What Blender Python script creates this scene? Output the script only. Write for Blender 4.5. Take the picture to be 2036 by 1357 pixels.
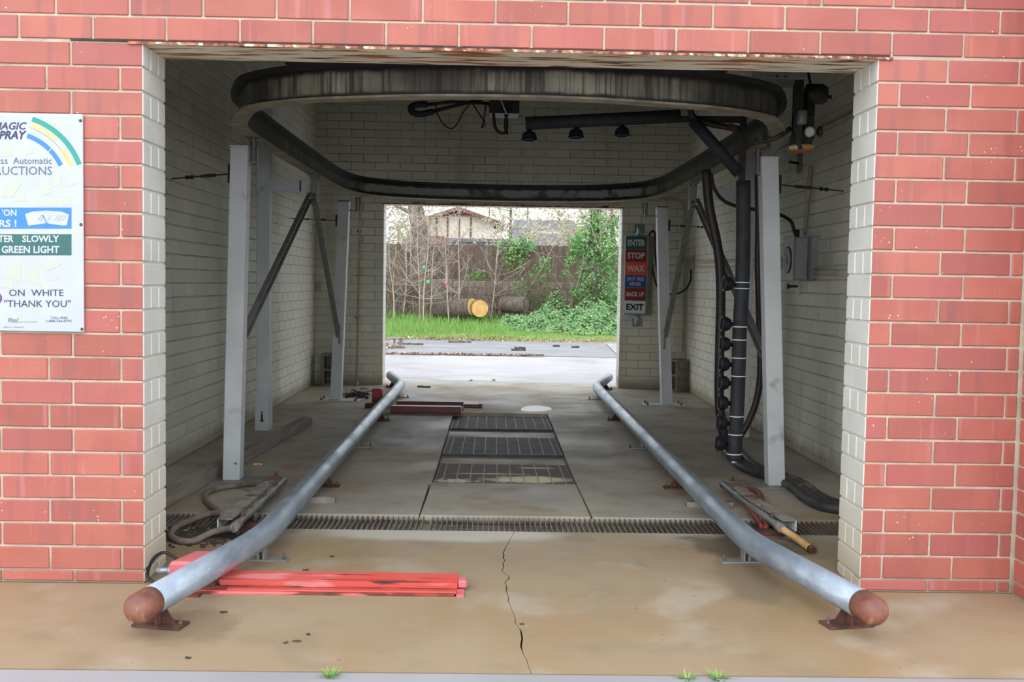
import bpy, math, random
from mathutils import Vector, Matrix
random.seed(7)
for o in list(bpy.data.objects): bpy.data.objects.remove(o)
scn = bpy.context.scene
COL = scn.collection
V = Vector

# ------------------------------------------------------------------ camera
F_PX, CAM = 2069.2, V((-0.0658, -4.4278, 1.3153))
YAW, PITCH, ROLL = 0.0185, 0.0557, 0.0168
_f = V((math.sin(YAW)*math.cos(PITCH), math.cos(YAW)*math.cos(PITCH), -math.sin(PITCH)))
_r = V((math.cos(YAW), -math.sin(YAW), 0)); _u = _r.cross(_f)
CR = _r*math.cos(ROLL)+_u*math.sin(ROLL); CU = -_r*math.sin(ROLL)+_u*math.cos(ROLL); CF = _f
cam = bpy.data.objects.new('camera', bpy.data.cameras.new('camera')); COL.objects.link(cam)
cam.matrix_world = Matrix(((CR.x, CU.x, -CF.x, CAM.x), (CR.y, CU.y, -CF.y, CAM.y), (CR.z, CU.z, -CF.z, CAM.z), (0, 0, 0, 1)))
cam.data.sensor_width = 36; cam.data.lens = F_PX/2036*36; cam.data.clip_end = 400
scn.camera = cam

# ------------------------------------------------------------------ sky, sun, exposure
w = bpy.data.worlds.new('sky'); scn.world = w; w.use_nodes = True
nt = w.node_tree; nt.nodes.clear()
_o = nt.nodes.new('ShaderNodeOutputWorld'); _b = nt.nodes.new('ShaderNodeBackground')
_t = nt.nodes.new('ShaderNodeTexCoord'); _s = nt.nodes.new('ShaderNodeSeparateXYZ')
_m = nt.nodes.new('ShaderNodeMapRange'); _x = nt.nodes.new('ShaderNodeMix'); _x.data_type = 'RGBA'
nt.links.new(_t.outputs['Generated'], _s.inputs[0]); nt.links.new(_s.outputs['Z'], _m.inputs[0])
_m.inputs[1].default_value = 0.0; _m.inputs[2].default_value = 0.9
nt.links.new(_m.outputs[0], _x.inputs[0])
_x.inputs[6].default_value = (1.12, 1.17, 1.24, 1); _x.inputs[7].default_value = (0.92, 0.97, 1.04, 1)
nt.links.new(_x.outputs[2], _b.inputs[0]); _b.inputs[1].default_value = 1.0
nt.links.new(_b.outputs[0], _o.inputs[0])
sun = bpy.data.objects.new('sun', bpy.data.lights.new('sun', 'SUN')); COL.objects.link(sun)
sun.data.energy = 0.45; sun.data.angle = math.radians(70); sun.data.color = (1, .97, .92)
sun.rotation_euler = (math.radians(62), 0, math.radians(-18))
vs = scn.view_settings
scn.display_settings.display_device = 'sRGB'
vs.view_transform = 'Standard'; vs.look = 'None'; vs.gamma = 1; vs.use_curve_mapping = False
vs.exposure = 1.17

# ------------------------------------------------------------------ pixel -> place helpers (2036 x 1357 frame)
def ray(px, py): return CF + CR*((px-1018)/F_PX) - CU*((py-678.5)/F_PX)
def G(px, py, z=0.0):
    d = ray(px, py); t = (z-CAM.z)/d.z; return CAM+d*t
def PY(px, py, Y):
    d = ray(px, py); t = (Y-CAM.y)/d.y; return CAM+d*t
def PX(px, py, X):
    d = ray(px, py); t = (X-CAM.x)/d.x; return CAM+d*t

# ------------------------------------------------------------------ mesh builder
class MB:
    def __init__(s): s.v = []; s.f = []; s.m = []; s.s = []
    def add(s, vs_, fs, mi=0, sm=False):
        n = len(s.v); s.v += [V(p) for p in vs_]
        for i, f in enumerate(fs):
            s.f.append([n+k for k in f]); s.m.append(mi[i] if isinstance(mi, (list, tuple)) else mi); s.s.append(sm)
        return s
    def obox(s, c, ax, ay, az, bev=0, mi=0):
        c, ax, ay, az = V(c), V(ax), V(ay), V(az)
        # faces order: -x +x -y +y -z +z
        if bev <= 0:
            vs_ = [c+ax*i+ay*j+az*k for i in (-1, 1) for j in (-1, 1) for k in (-1, 1)]
            fs = [(0, 1, 3, 2), (4, 6, 7, 5), (0, 4, 5, 1), (2, 3, 7, 6), (0, 2, 6, 4), (1, 5, 7, 3)]
            return s.add(vs_, fs, mi)
        L = [ax.length, ay.length, az.length]; A = [ax, ay, az]
        vs_ = []; idx = {}
        for i in (-1, 1):
            for j in (-1, 1):
                for k in (-1, 1):
                    sg = (i, j, k)
                    for a in range(3):
                        p = V(c)
                        for b in range(3):
                            p += A[b]*sg[b]*(1 if b == a else 1-bev/L[b])
                        idx[(i, j, k, a)] = len(vs_); vs_.append(p)
        fs = []; ms = []
        fm = mi if isinstance(mi, (list, tuple)) else [mi]*6
        for a in range(3):
            b, c2 = (a+1) % 3, (a+2) % 3
            for sgn in (-1, 1):
                q = []
                for (sb, sc) in ((-1, -1), (1, -1), (1, 1), (-1, 1)):
                    t = [0, 0, 0]; t[a] = sgn; t[b] = sb; t[c2] = sc
                    q.append(idx[(t[0], t[1], t[2], a)])
                if sgn < 0: q.reverse()
                fs.append(q); ms.append(fm[2*a+(1 if sgn > 0 else 0)])
        for a in range(3):           # edges between faces b,c running along a
            b, c2 = (a+1) % 3, (a+2) % 3
            for sb in (-1, 1):
                for sc in (-1, 1):
                    def ix(sa, fa):
                        t = [0, 0, 0]; t[a] = sa; t[b] = sb; t[c2] = sc; return idx[(t[0], t[1], t[2], fa)]
                    q = [ix(-1, b), ix(1, b), ix(1, c2), ix(-1, c2)]
                    if sb*sc < 0: q.reverse()
                    fs.append(q); ms.append(max(fm[2*b+(1 if sb > 0 else 0)], fm[2*c2+(1 if sc > 0 else 0)]))
        for i in (-1, 1):
            for j in (-1, 1):
                for k in (-1, 1):
                    q = [idx[(i, j, k, 0)], idx[(i, j, k, 1)], idx[(i, j, k, 2)]]
                    if i*j*k < 0: q.reverse()
                    fs.append(q); ms.append(max(fm[0 if i < 0 else 1], fm[2 if j < 0 else 3], fm[4 if k < 0 else 5]))
        return s.add(vs_, fs, ms)
    def box(s, x0, x1, y0, y1, z0, z1, bev=0, mi=0):
        return s.obox(((x0+x1)/2, (y0+y1)/2, (z0+z1)/2), ((x1-x0)/2, 0, 0), (0, (y1-y0)/2, 0), (0, 0, (z1-z0)/2), bev, mi)
    def bar(s, p0, p1, wd, ht, up=(0, 0, 1), bev=0, mi=0):
        p0, p1 = V(p0), V(p1); d = p1-p0; n = d.normalized()
        x = n.cross(V(up)).normalized(); z = x.cross(n)
        return s.obox((p0+p1)/2, x*wd/2, d/2, z*ht/2, bev, mi)
    def tube(s, path, r, n=12, caps=True, closed=False, mi=0, sm=True):
        P = [V(p) for p in path]; N = len(P)
        R = r if isinstance(r, (list, tuple)) else [r]*N
        T = []
        for i in range(N):
            if closed: t = P[(i+1) % N]-P[i-1]
            else: t = P[min(i+1, N-1)]-P[max(i-1, 0)]
            T.append(t.normalized())
        a = V((0, 0, 1)) if abs(T[0].z) < .9 else V((1, 0, 0))
        x = T[0].cross(a).normalized(); vs_ = []
        for i in range(N):
            x = (x-T[i]*x.dot(T[i]))
            x = x.normalized() if x.length > 1e-6 else T[i].orthogonal().normalized()
            y = T[i].cross(x)
            for k in range(n):
                an = 2*math.pi*k/n; vs_.append(P[i]+(x*math.cos(an)+y*math.sin(an))*R[i])
        fs = []
        for i in range(N if closed else N-1):
            j = (i+1) % N
            for k in range(n):
                l = (k+1) % n; fs.append((i*n+k, i*n+l, j*n+l, j*n+k))
        base = len(s.v); s.add(vs_, fs, mi, sm)
        if caps and not closed:
            s.f.append([base+k for k in reversed(range(n))]); s.m.append(mi); s.s.append(False)
            s.f.append([base+(N-1)*n+k for k in range(n)]); s.m.append(mi); s.s.append(False)
        return s
    def lathe(s, prof, c, axis=(0, 0, 1), n=16, mi=0, sm=True):
        c = V(c); ax = V(axis).normalized(); x = ax.orthogonal().normalized(); y = ax.cross(x)
        vs_ = []
        for (r, h) in prof:
            for k in range(n):
                an = 2*math.pi*k/n; vs_.append(c+ax*h+(x*math.cos(an)+y*math.sin(an))*max(r, 1e-4))
        fs = [(i*n+k, i*n+(k+1) % n, (i+1)*n+(k+1) % n, (i+1)*n+k) for i in range(len(prof)-1) for k in range(n)]
        base = len(s.v); s.add(vs_, fs, mi, sm)
        s.f.append([base+k for k in reversed(range(n))]); s.m.append(mi); s.s.append(False)
        s.f.append([base+(len(prof)-1)*n+k for k in range(n)]); s.m.append(mi); s.s.append(False)
        return s
    def poly(s, pts, z0, z1, mi=0):
        n = len(pts); ar = sum(pts[i][0]*pts[(i+1) % n][1]-pts[(i+1) % n][0]*pts[i][1] for i in range(n))
        if ar < 0: pts = list(reversed(pts))
        vs_ = [(p[0], p[1], z0) for p in pts]+[(p[0], p[1], z1) for p in pts]
        fs = [list(reversed(range(n))), list(range(n, 2*n))]+[(i, (i+1) % n, n+(i+1) % n, n+i) for i in range(n)]
        return s.add(vs_, fs, mi)
    def sweep(s, path, sec, closed=True, mi=0, sm=False):
        # sec: list of (lateral, up) closed polygon ; path horizontal
        P = [V(p) for p in path]; N = len(P); m = len(sec); vs_ = []
        for i in range(N):
            t = (P[(i+1) % N]-P[i-1]) if closed else (P[min(i+1, N-1)]-P[max(i-1, 0)])
            t.z = 0; t.normalize(); l = V((t.y, -t.x, 0))
            vs_ += [P[i]+l*a+V((0, 0, b)) for a, b in sec]
        fs = [(i*m+k, i*m+(k+1) % m, ((i+1) % N)*m+(k+1) % m, ((i+1) % N)*m+k) for i in range(N if closed else N-1) for k in range(m)]
        return s.add(vs_, fs, mi, sm)

def cat(pts, n=8, closed=False):
    P = [V(p) for p in pts]; out = []; N = len(P)
    for i in range(N if closed else N-1):
        g = lambda k: P[k % N] if closed else P[max(0, min(N-1, k))]
        a, b, c, d = g(i-1), g(i), g(i+1), g(i+2)
        for k in range(n):
            t = k/n
            out.append(.5*((2*b)+(c-a)*t+(2*a-5*b+4*c-d)*t*t+(3*b-a-3*c+d)*t**3))
    if not closed: out.append(P[-1])
    return out

WO = {}
def mats_of(m): return m if isinstance(m, (list, tuple)) else [m]
def mesh_from(name, mb, mats, org):
    me = bpy.data.meshes.new(name)
    me.from_pydata([tuple(p-org) for p in mb.v], [], mb.f)
    for m in mats_of(mats): me.materials.append(m)
    me.polygons.foreach_set('material_index', mb.m); me.polygons.foreach_set('use_smooth', mb.s)
    me.update(); return me
def setp(o, label=None, cat_=None, group=None, kind=None):
    if label: o['label'] = label
    if cat_: o['category'] = cat_
    if group: o['group'] = group
    if kind: o['kind'] = kind
    return o
def place(o, parent, org):
    if parent is not None:
        o.parent = parent; o.location = org-WO[parent]
    else: o.location = org
    WO[o] = org.copy()
    COL.objects.link(o); return o
def build(name, mb, mats, parent=None, label=None, cat_=None, group=None, kind=None):
    xs = [p.x for p in mb.v]; ys = [p.y for p in mb.v]; zs = [p.z for p in mb.v]
    org = V(((min(xs)+max(xs))/2, (min(ys)+max(ys))/2, min(zs)))
    o = bpy.data.objects.new(name, mesh_from(name, mb, mats, org))
    place(o, parent, org); return setp(o, label, cat_, group, kind)
def empty(name, loc, label, cat_, group=None, rz=None):
    o = bpy.data.objects.new(name, None); o.empty_display_size = .1; o.location = V(loc); COL.objects.link(o)
    WO[o] = V(loc)
    if rz is not None: o.rotation_euler.z = rz; WO[o] = V((0, 0, 0))     # parts then given in local coordinates
    return setp(o, label, cat_, group)
def inst(name, me, parent, pos, rz=0):
    o = bpy.data.objects.new(name, me); o.rotation_euler.z = rz
    place(o, parent, V(pos)); return o

# ------------------------------------------------------------------ materials
def sr(r, g, b):
    f = lambda c: (c/255/12.92) if c/255 <= .04045 else ((c/255+.055)/1.055)**2.4
    return (f(r), f(g), f(b), 1)
def mk(name, col, col2=None, scale=6., rough=.7, rough2=None, metal=0., bump=0., bscale=60., rand=0., layers=(), detail=4., stretch=(1, 1, 1), rshift=False, spec=.5, trans=0, emit=None):
    m = bpy.data.materials.new(name); m.use_nodes = True; t = m.node_tree; N = t.nodes; L = t.links
    b = N['Principled BSDF']; b.inputs['Metallic'].default_value = metal; b.inputs['Roughness'].default_value = rough
    b.inputs['Specular IOR Level'].default_value = spec
    geo = N.new('ShaderNodeNewGeometry'); oi = N.new('ShaderNodeObjectInfo')
    pos = geo.outputs['Position']
    if rshift:
        ad = N.new('ShaderNodeVectorMath'); ad.operation = 'ADD'; ml = N.new('ShaderNodeVectorMath'); ml.operation = 'SCALE'
        ml.inputs[0].default_value = (31, 17, 23); L.new(oi.outputs['Random'], ml.inputs['Scale'])
        L.new(pos, ad.inputs[0]); L.new(ml.outputs[0], ad.inputs[1]); pos = ad.outputs[0]
    def noise(sc, st=(1, 1, 1), det=4.):
        mu = N.new('ShaderNodeVectorMath'); mu.operation = 'MULTIPLY'; mu.inputs[1].default_value = st; L.new(pos, mu.inputs[0])
        n = N.new('ShaderNodeTexNoise'); n.inputs['Scale'].default_value = sc; n.inputs['Detail'].default_value = det
        L.new(mu.outputs[0], n.inputs['Vector']); return n.outputs['Fac']
    def mr(x, lo, hi, a=0., bb=1.):
        r = N.new('ShaderNodeMapRange'); r.inputs[1].default_value = lo; r.inputs[2].default_value = hi
        r.inputs[3].default_value = a; r.inputs[4].default_value = bb; r.interpolation_type = 'SMOOTHSTEP'; L.new(x, r.inputs[0]); return r.outputs[0]
    def math_(op, a, c):
        q = N.new('ShaderNodeMath'); q.operation = op
        for i, z in enumerate((a, c)):
            if hasattr(z, 'links'): L.new(z, q.inputs[i])
            else: q.inputs[i].default_value = z
        return q.outputs[0]
    def mix(f, a, c):
        q = N.new('ShaderNodeMix'); q.data_type = 'RGBA'
        for i, z in ((0, f), (6, a), (7, c)):
            if hasattr(z, 'links'): L.new(z, q.inputs[i])
            else: q.inputs[i].default_value = z
        return q.outputs[2]
    cur = col
    if col2: cur = mix(mr(noise(scale, stretch, detail), .35, .65), col, col2)
    for ly in layers:
        k = ly['t']; amt = ly.get('amt', 1.)
        if k == 'noise': f = mr(noise(ly['scale'], ly.get('st', (1, 1, 1)), ly.get('det', 4.)), ly['lo'], ly['hi'])
        elif k == 'vor':
            vn = N.new('ShaderNodeTexVoronoi'); vn.inputs['Scale'].default_value = ly['scale']; L.new(pos, vn.inputs['Vector'])
            f = math_('MULTIPLY', mr(vn.outputs['Distance'], ly['thr'], ly['thr']*.6), mr(noise(ly.get('ns', 3.)), ly.get('nlo', .4), ly.get('nhi', .6)))
        elif k == 'blob':
            sub = N.new('ShaderNodeVectorMath'); sub.operation = 'SUBTRACT'; sub.inputs[1].default_value = ly['c']; L.new(geo.outputs['Position'], sub.inputs[0])
            dv = N.new('ShaderNodeVectorMath'); dv.operation = 'DIVIDE'; dv.inputs[1].default_value = ly['r']; L.new(sub.outputs[0], dv.inputs[0])
            ln = N.new('ShaderNodeVectorMath'); ln.operation = 'LENGTH'; L.new(dv.outputs[0], ln.inputs[0])
            dd = math_('ADD', ln.outputs['Value'], math_('MULTIPLY', math_('SUBTRACT', noise(ly.get('ns', 6.)), .5), ly.get('jit', 1.2)))
            f = mr(dd, ly.get('hi', 1.), ly.get('lo', .5))
        elif k == 'axis':
            sp = N.new('ShaderNodeSeparateXYZ'); L.new(geo.outputs['Position'], sp.inputs[0])
            dd = math_('ADD', sp.outputs[ly['ax']], math_('MULTIPLY', math_('SUBTRACT', noise(ly.get('ns', 2.)), .5), ly.get('jit', 1.)))
            f = mr(dd, ly['lo'], ly['hi'])
        elif k == 'rand': f = mr(oi.outputs['Random'], ly['lo'], ly['hi'])
        if amt != 1.: f = math_('MULTIPLY', f, amt)
        cur = mix(f, cur, ly['col'])
    if rand:
        hs = N.new('ShaderNodeHueSaturation'); 
        wn = N.new('ShaderNodeTexWhiteNoise'); wn.noise_dimensions = '1D'; L.new(oi.outputs['Random'], wn.inputs['W'])
        L.new(mr(wn.outputs['Value'], 0, 1, 1-rand, 1+rand), hs.inputs['Value'])
        if hasattr(cur, 'links'): L.new(cur, hs.inputs['Color'])
        else: hs.inputs['Color'].default_value = cur
        cur = hs.outputs['Color']
    if hasattr(cur, 'links'): L.new(cur, b.inputs['Base Color'])
    else: b.inputs['Base Color'].default_value = cur
    if rough2 is not None: L.new(mr(noise(scale*.7+.3), .35, .65, rough, rough2), b.inputs['Roughness'])
    if bump:
        bn = N.new('ShaderNodeBump'); bn.inputs['Strength'].default_value = bump; bn.inputs['Distance'].default_value = .01
        L.new(noise(bscale), bn.inputs['Height']); L.new(bn.outputs[0], b.inputs['Normal'])
    if trans: b.inputs['Transmission Weight'].default_value = trans
    return m

WHITE_SPOT = sr(225, 215, 205)
m_brick = mk('red_brick', sr(175, 101, 87), sr(163, 90, 79), scale=3., rough=.62, rough2=.5, rand=.09, rshift=True, bump=.15, bscale=90, layers=[
    dict(t='noise', col=sr(146, 88, 85), scale=1., st=(16, 16, .6), lo=.53, hi=.68, amt=.6),
    dict(t='noise', col=sr(186, 122, 122), scale=1., st=(22, 22, 1.2), lo=.6, hi=.72, amt=.5),
    dict(t='rand', col=sr(166, 90, 88), lo=.6, hi=.9, amt=.6),
    dict(t='vor', col=WHITE_SPOT, scale=45, thr=.16, ns=9., nlo=.6, nhi=.68)])
m_mortar = mk('mortar', sr(196, 184, 164), sr(176, 166, 150), scale=9, rough=.95, bump=.4, bscale=120, layers=[
    dict(t='noise', col=sr(120, 112, 104), scale=2.2, lo=.62, hi=.75, amt=.6),
    dict(t='axis', ax=2, lo=.14, hi=.0, jit=.12, ns=8, col=sr(120, 108, 92), amt=.7)])
m_white = mk('white_wall_paint', sr(222, 222, 216), sr(212, 212, 204), scale=4, rough=.5, bump=.12, bscale=50, layers=[
    dict(t='axis', ax=2, lo=.75, hi=.0, jit=.5, ns=3, col=sr(205, 196, 168), amt=.75),
    dict(t='vor', col=sr(120, 50, 40), scale=9, thr=.1, ns=3, nlo=.62, nhi=.66)])
m_inwall = mk('aged_white_wall_paint', sr(226, 224, 210), sr(214, 212, 198), scale=1.4, rough=.6, rand=.05, bump=.15, bscale=40, layers=[
    dict(t='noise', col=sr(176, 172, 148), scale=1., st=(3, 3, .35), lo=.56, hi=.75, amt=.5),
    dict(t='axis', ax=2, lo=.16, hi=.02, jit=.15, ns=6, col=sr(140, 128, 100), amt=.7)])
m_injoint = mk('painted_joint', sr(190, 186, 168), sr(204, 200, 184), scale=2, rough=.8, layers=[dict(t='noise', col=sr(164, 157, 136), scale=3, lo=.55, hi=.7)])
m_conc = mk('stained_shaded_concrete', sr(182, 175, 160), sr(164, 160, 150), scale=1.5, rough=.75, rough2=.5, bump=.12, bscale=150, layers=[
    dict(t='noise', col=sr(186, 174, 150), scale=.9, st=(1, 2.2, 1), lo=.45, hi=.7, amt=.7),
    dict(t='axis', ax=1, lo=1.35, hi=.45, jit=.9, ns=1.7, col=sr(152, 131, 103), amt=.92),
    dict(t='noise', col=sr(150, 122, 84), scale=1.1, lo=.45, hi=.68, amt=.6),
    dict(t='noise', col=sr(134, 118, 94), scale=3.6, lo=.48, hi=.7, amt=.5), dict(t='noise', col=sr(120, 108, 90), scale=70, lo=.55, hi=.75, amt=.35),
    dict(t='noise', col=sr(172, 162, 146), scale=1.9, lo=.52, hi=.7, amt=.65),
    dict(t='blob', col=sr(196, 192, 180), c=(-.3, .95, 0), r=(.75, .2, 1), jit=.8, ns=4, amt=.9),
    dict(t='blob', col=sr(78, 66, 50), c=(1.25, .78, 0), r=(.42, .3, 1), jit=1.3, ns=5, amt=.75),  # brown stain by the rail, darkened further with the rail's painted shadow
    dict(t='blob', col=sr(92, 80, 62), c=(1.1, .2, 0), r=(.16, .6, 1), jit=1., ns=5, amt=.45),  # strip of dirt and painted rail shadow along the rail's inner side
    dict(t='blob', col=sr(126, 104, 80), c=(-1.2, -.55, 0), r=(.22, .25, 1), jit=1., ns=9, amt=.7),
    dict(t='blob', col=sr(178, 182, 186), c=(-.72, 4.6, 0), r=(.3, 1.1, 1), jit=1.4, ns=3, amt=.7),
    dict(t='blob', col=sr(96, 96, 90), c=(-.9, 4.2, 0), r=(.2, .7, 1), jit=1.4, ns=3, amt=.7),
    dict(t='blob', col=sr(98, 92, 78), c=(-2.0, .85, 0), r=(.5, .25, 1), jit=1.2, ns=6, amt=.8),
    dict(t='axis', ax=1, lo=.1, hi=-.03, jit=.12, ns=5, col=sr(150, 122, 92), amt=.0),
    dict(t='vor', col=sr(70, 60, 48), scale=8, thr=.06, ns=2, nlo=.5, nhi=.6)])
m_conc2 = mk('pale_concrete', sr(160, 159, 162), sr(150, 149, 152), scale=.8, rough=.6, rough2=.35, bump=.1, bscale=120, layers=[
    dict(t='noise', col=sr(160, 146, 128), scale=.5, st=(1, 3.5, 1), lo=.55, hi=.75, amt=.6)])
m_conc3 = mk('bleached_concrete', sr(170, 167, 171), sr(160, 157, 161), scale=.8, rough=.6, rough2=.3, bump=.1, bscale=120, layers=[
    dict(t='noise', col=sr(164, 150, 134), scale=.5, st=(1, 3.5, 1), lo=.55, hi=.75, amt=.6), dict(t='blob', col=sr(146, 142, 142), c=(-.3, 9.75, 0), r=(1.5, .35, 1), jit=.5, ns=3, amt=.7)])
m_road = mk('grey_pavement', sr(140, 140, 142), sr(126, 126, 130), scale=1.5, rough=.8, bump=.2, bscale=90, layers=[
    dict(t='noise', col=sr(160, 152, 144), scale=.8, lo=.55, hi=.75, amt=.6)])
m_darkgnd = mk('bounce_cutting_ground', sr(112, 110, 108), sr(96, 95, 94), scale=3, rough=.9)  # dark tone for the unseen ground added before the apron
m_under = mk('dark_subbase', sr(54, 48, 40), sr(80, 70, 56), scale=9, rough=.95)
m_ceil = mk('dark_ceiling', sr(56, 52, 46), sr(40, 37, 34), scale=2, rough=.9)  # dark brown tones mottled at random
m_lintel = mk('rusty_painted_steel', sr(240, 233, 212), sr(226, 215, 190), scale=5, rough=.6, bump=.3, bscale=60, layers=[
    dict(t='noise', col=sr(176, 100, 44), scale=1., st=(2.6, 24, 10), lo=.52, hi=.62),
    dict(t='noise', col=sr(84, 40, 24), scale=1., st=(3.2, 30, 14), lo=.57, hi=.64)])
m_liptrim = mk('rust_edge', sr(190, 130, 100), sr(110, 50, 34), scale=28, rough=.8, layers=[dict(t='noise', col=sr(220, 205, 180), scale=30, lo=.55, hi=.65)])
m_tar = mk('black_sealant', sr(34, 32, 32), sr(60, 58, 56), scale=14, rough=.8)
m_galv = mk('galvanised_pipe', sr(168, 180, 192), sr(146, 158, 172), scale=5, rough=.36, rough2=.5, metal=.55, stretch=(4, 1, 4), bump=.08, bscale=70, layers=[
    dict(t='noise', col=sr(112, 120, 132), scale=2.6, st=(3, 1.2, 3), lo=.56, hi=.75, amt=.5),
    dict(t='vor', col=sr(214, 220, 226), scale=22, thr=.12, ns=5, nlo=.5, nhi=.6),
    dict(t='blob', col=sr(226, 112, 116), c=(-1.2, .02, .07), r=(.09, .22, .05), jit=.6, ns=12, amt=.6)])
m_rust = mk('brown_rust', sr(98, 62, 52), sr(70, 42, 36), scale=18, rough=.85, bump=.3, bscale=90)
m_rustcap = mk('rusty_pipe_cap', sr(140, 92, 76), sr(112, 68, 58), scale=12, rough=.5, bump=.15, layers=[dict(t='noise', col=sr(176, 140, 96), scale=1., st=(30, 6, 10), lo=.55, hi=.7, amt=.7)])
m_post = mk('grey_painted_steel', sr(212, 217, 219), sr(200, 205, 207), scale=3, rough=.5, bump=.06, bscale=50, layers=[
    dict(t='noise', col=sr(120, 116, 108), scale=5, lo=.64, hi=.76, amt=.6), dict(t='vor', col=sr(80, 66, 54), scale=6, thr=.06, ns=3, nlo=.5, nhi=.6)])
m_brace = mk('dull_galvanised_steel', sr(150, 150, 146), sr(130, 130, 126), scale=6, rough=.5, metal=.3)
m_track = mk('grimy_track_steel', sr(168, 162, 142), sr(136, 130, 114), scale=4, rough=.6, bump=.1, layers=[
    dict(t='noise', col=sr(52, 48, 42), scale=1., st=(22, 22, 1.5), lo=.5, hi=.66, amt=.8),
    dict(t='noise', col=sr(62, 57, 50), scale=1., st=(70, 70, 2.), lo=.48, hi=.66, amt=.7),
    dict(t='noise', col=sr(42, 40, 38), scale=1.1, lo=.45, hi=.62, amt=.8),
    dict(t='blob', col=sr(58, 54, 48), c=(-1.45, 1.25, 2.3), r=(.5, .5, 1), jit=.7, ns=5, amt=.75), dict(t='blob', col=sr(50, 47, 43), c=(1.35, 1.15, 2.3), r=(.75, .6, 1), jit=.7, ns=5, amt=.8),
    dict(t='axis', ax=2, lo=2.255, hi=2.235, jit=.03, ns=8, col=sr(38, 36, 34)),
    dict(t='axis', ax=2, lo=2.33, hi=2.36, jit=.04, ns=8, col=sr(40, 38, 36))])
m_trackin = mk('greasy_track_web', sr(92, 91, 89), sr(70, 68, 66), scale=5, rough=.55, layers=[
    dict(t='axis', ax=1, lo=6.1, hi=6.5, jit=.3, ns=3, col=sr(160, 160, 156)), dict(t='noise', col=sr(58, 55, 52), scale=3.5, lo=.5, hi=.62, amt=.8),
    dict(t='axis', ax=2, lo=2.265, hi=2.245, jit=.04, ns=14, col=sr(34, 32, 31)), dict(t='axis', ax=2, lo=2.32, hi=2.345, jit=.04, ns=14, col=sr(34, 32, 31))])
m_flange = mk('greasy_black_steel', sr(58, 57, 58), sr(44, 42, 42), scale=9, rough=.55, bump=.2)
m_flange_b = mk('scraped_track_flange', sr(150, 138, 116), sr(118, 108, 92), scale=9, rough=.55)
m_scale = mk('corroded_grey_steel', sr(156, 148, 140), sr(126, 116, 108), scale=9, rough=.7, layers=[dict(t='noise', col=sr(122, 78, 58), scale=7, lo=.54, hi=.66)])
m_black = mk('black_foam_tube', sr(46, 48, 54), sr(36, 37, 42), scale=14, rough=.7)
m_nozzle = mk('black_plastic', sr(26, 28, 36), rough=.45)
m_tie = mk('white_plastic', sr(225, 228, 230), rough=.5)
m_hose = mk('dark_rubber_hose', sr(52, 40, 38), sr(38, 34, 34), scale=9, rough=.5)
m_hoseg = mk('grey_dirty_hose', sr(136, 122, 112), sr(112, 100, 92), scale=14, rough=.75)
m_hoser = mk('red_hose', sr(140, 66, 56), sr(104, 50, 42), scale=14, rough=.6)
m_hoset = mk('tan_hose', sr(208, 168, 116), sr(190, 146, 94), scale=14, rough=.6)
m_bigh = mk('black_floor_hose', sr(66, 64, 64), sr(52, 50, 50), scale=12, rough=.6, layers=[dict(t='noise', col=sr(130, 112, 100), scale=5, lo=.56, hi=.68, amt=.7)])
m_darkst = mk('dark_oily_steel', sr(60, 58, 56), sr(44, 42, 42), scale=10, rough=.5, metal=.3)
m_pink = mk('faded_red_paint', sr(202, 108, 112), sr(194, 96, 102), scale=5, rough=.55)
m_red = mk('worn_red_paint', sr(204, 78, 68), sr(200, 90, 82), scale=3, rough=.42, layers=[
    dict(t='noise', col=sr(206, 134, 134), scale=1., st=(2.5, 14, 14), lo=.54, hi=.64, amt=.8),
    dict(t='noise', col=sr(74, 52, 50), scale=1., st=(3, 34, 30), lo=.6, hi=.66)])
m_redrust = mk('rusty_red_plate', sr(150, 66, 50), sr(92, 48, 38), scale=8, rough=.7, layers=[
    dict(t='noise', col=sr(236, 120, 120), scale=1., st=(2.5, 20, 14), lo=.5, hi=.58)])
m_dred = mk('dark_red_paint', sr(112, 36, 34), sr(92, 30, 30), scale=9, rough=.4, layers=[dict(t='noise', col=sr(52, 30, 30), scale=11, lo=.6, hi=.7)])
m_bred = mk('bright_red_paint', sr(176, 44, 42), sr(150, 36, 36), scale=7, rough=.45, layers=[dict(t='axis', ax=2, lo=.13, hi=.06, jit=.06, ns=9, col=sr(40, 30, 32))])
m_bar = mk('grate_bar_steel', sr(160, 152, 142), sr(122, 112, 102), scale=8, rough=.6, metal=.35, layers=[dict(t='axis', ax=0, lo=.55, hi=1.1, jit=.3, col=sr(116, 98, 86), amt=.6)])
m_grate = mk('dark_grating_steel', sr(62, 64, 66), sr(46, 46, 48), scale=6, rough=.6, layers=[
    dict(t='axis', ax=1, lo=3.4, hi=3.2, jit=.1, col=sr(78, 60, 54)),
    dict(t='blob', col=sr(196, 192, 160), c=(.2, 2.55, 0), r=(.38, .17, 1), jit=1., ns=6),
    dict(t='blob', col=sr(190, 186, 160), c=(-.05, 2.78, 0), r=(.3, .03, 1), jit=1., ns=8),
    dict(t='blob', col=sr(200, 196, 176), c=(.28, 3.08, 0), r=(.16, .03, 1), jit=1., ns=8),
    dict(t='blob', col=sr(186, 184, 170), c=(-.3, 2.46, 0), r=(.16, .1, 1), jit=2.4, ns=24)])
m_rod = mk('pale_cross_rod', sr(196, 190, 180), sr(160, 150, 140), scale=30, rough=.6)
m_wood = mk('weathered_timber', sr(156, 146, 136), sr(128, 118, 110), scale=1., stretch=(16, 1.4, 16), rough=.9, bump=.4, bscale=60)
m_block = mk('concrete_block', sr(146, 140, 126), sr(124, 120, 108), scale=14, rough=.95, bump=.5, bscale=150)
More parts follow.
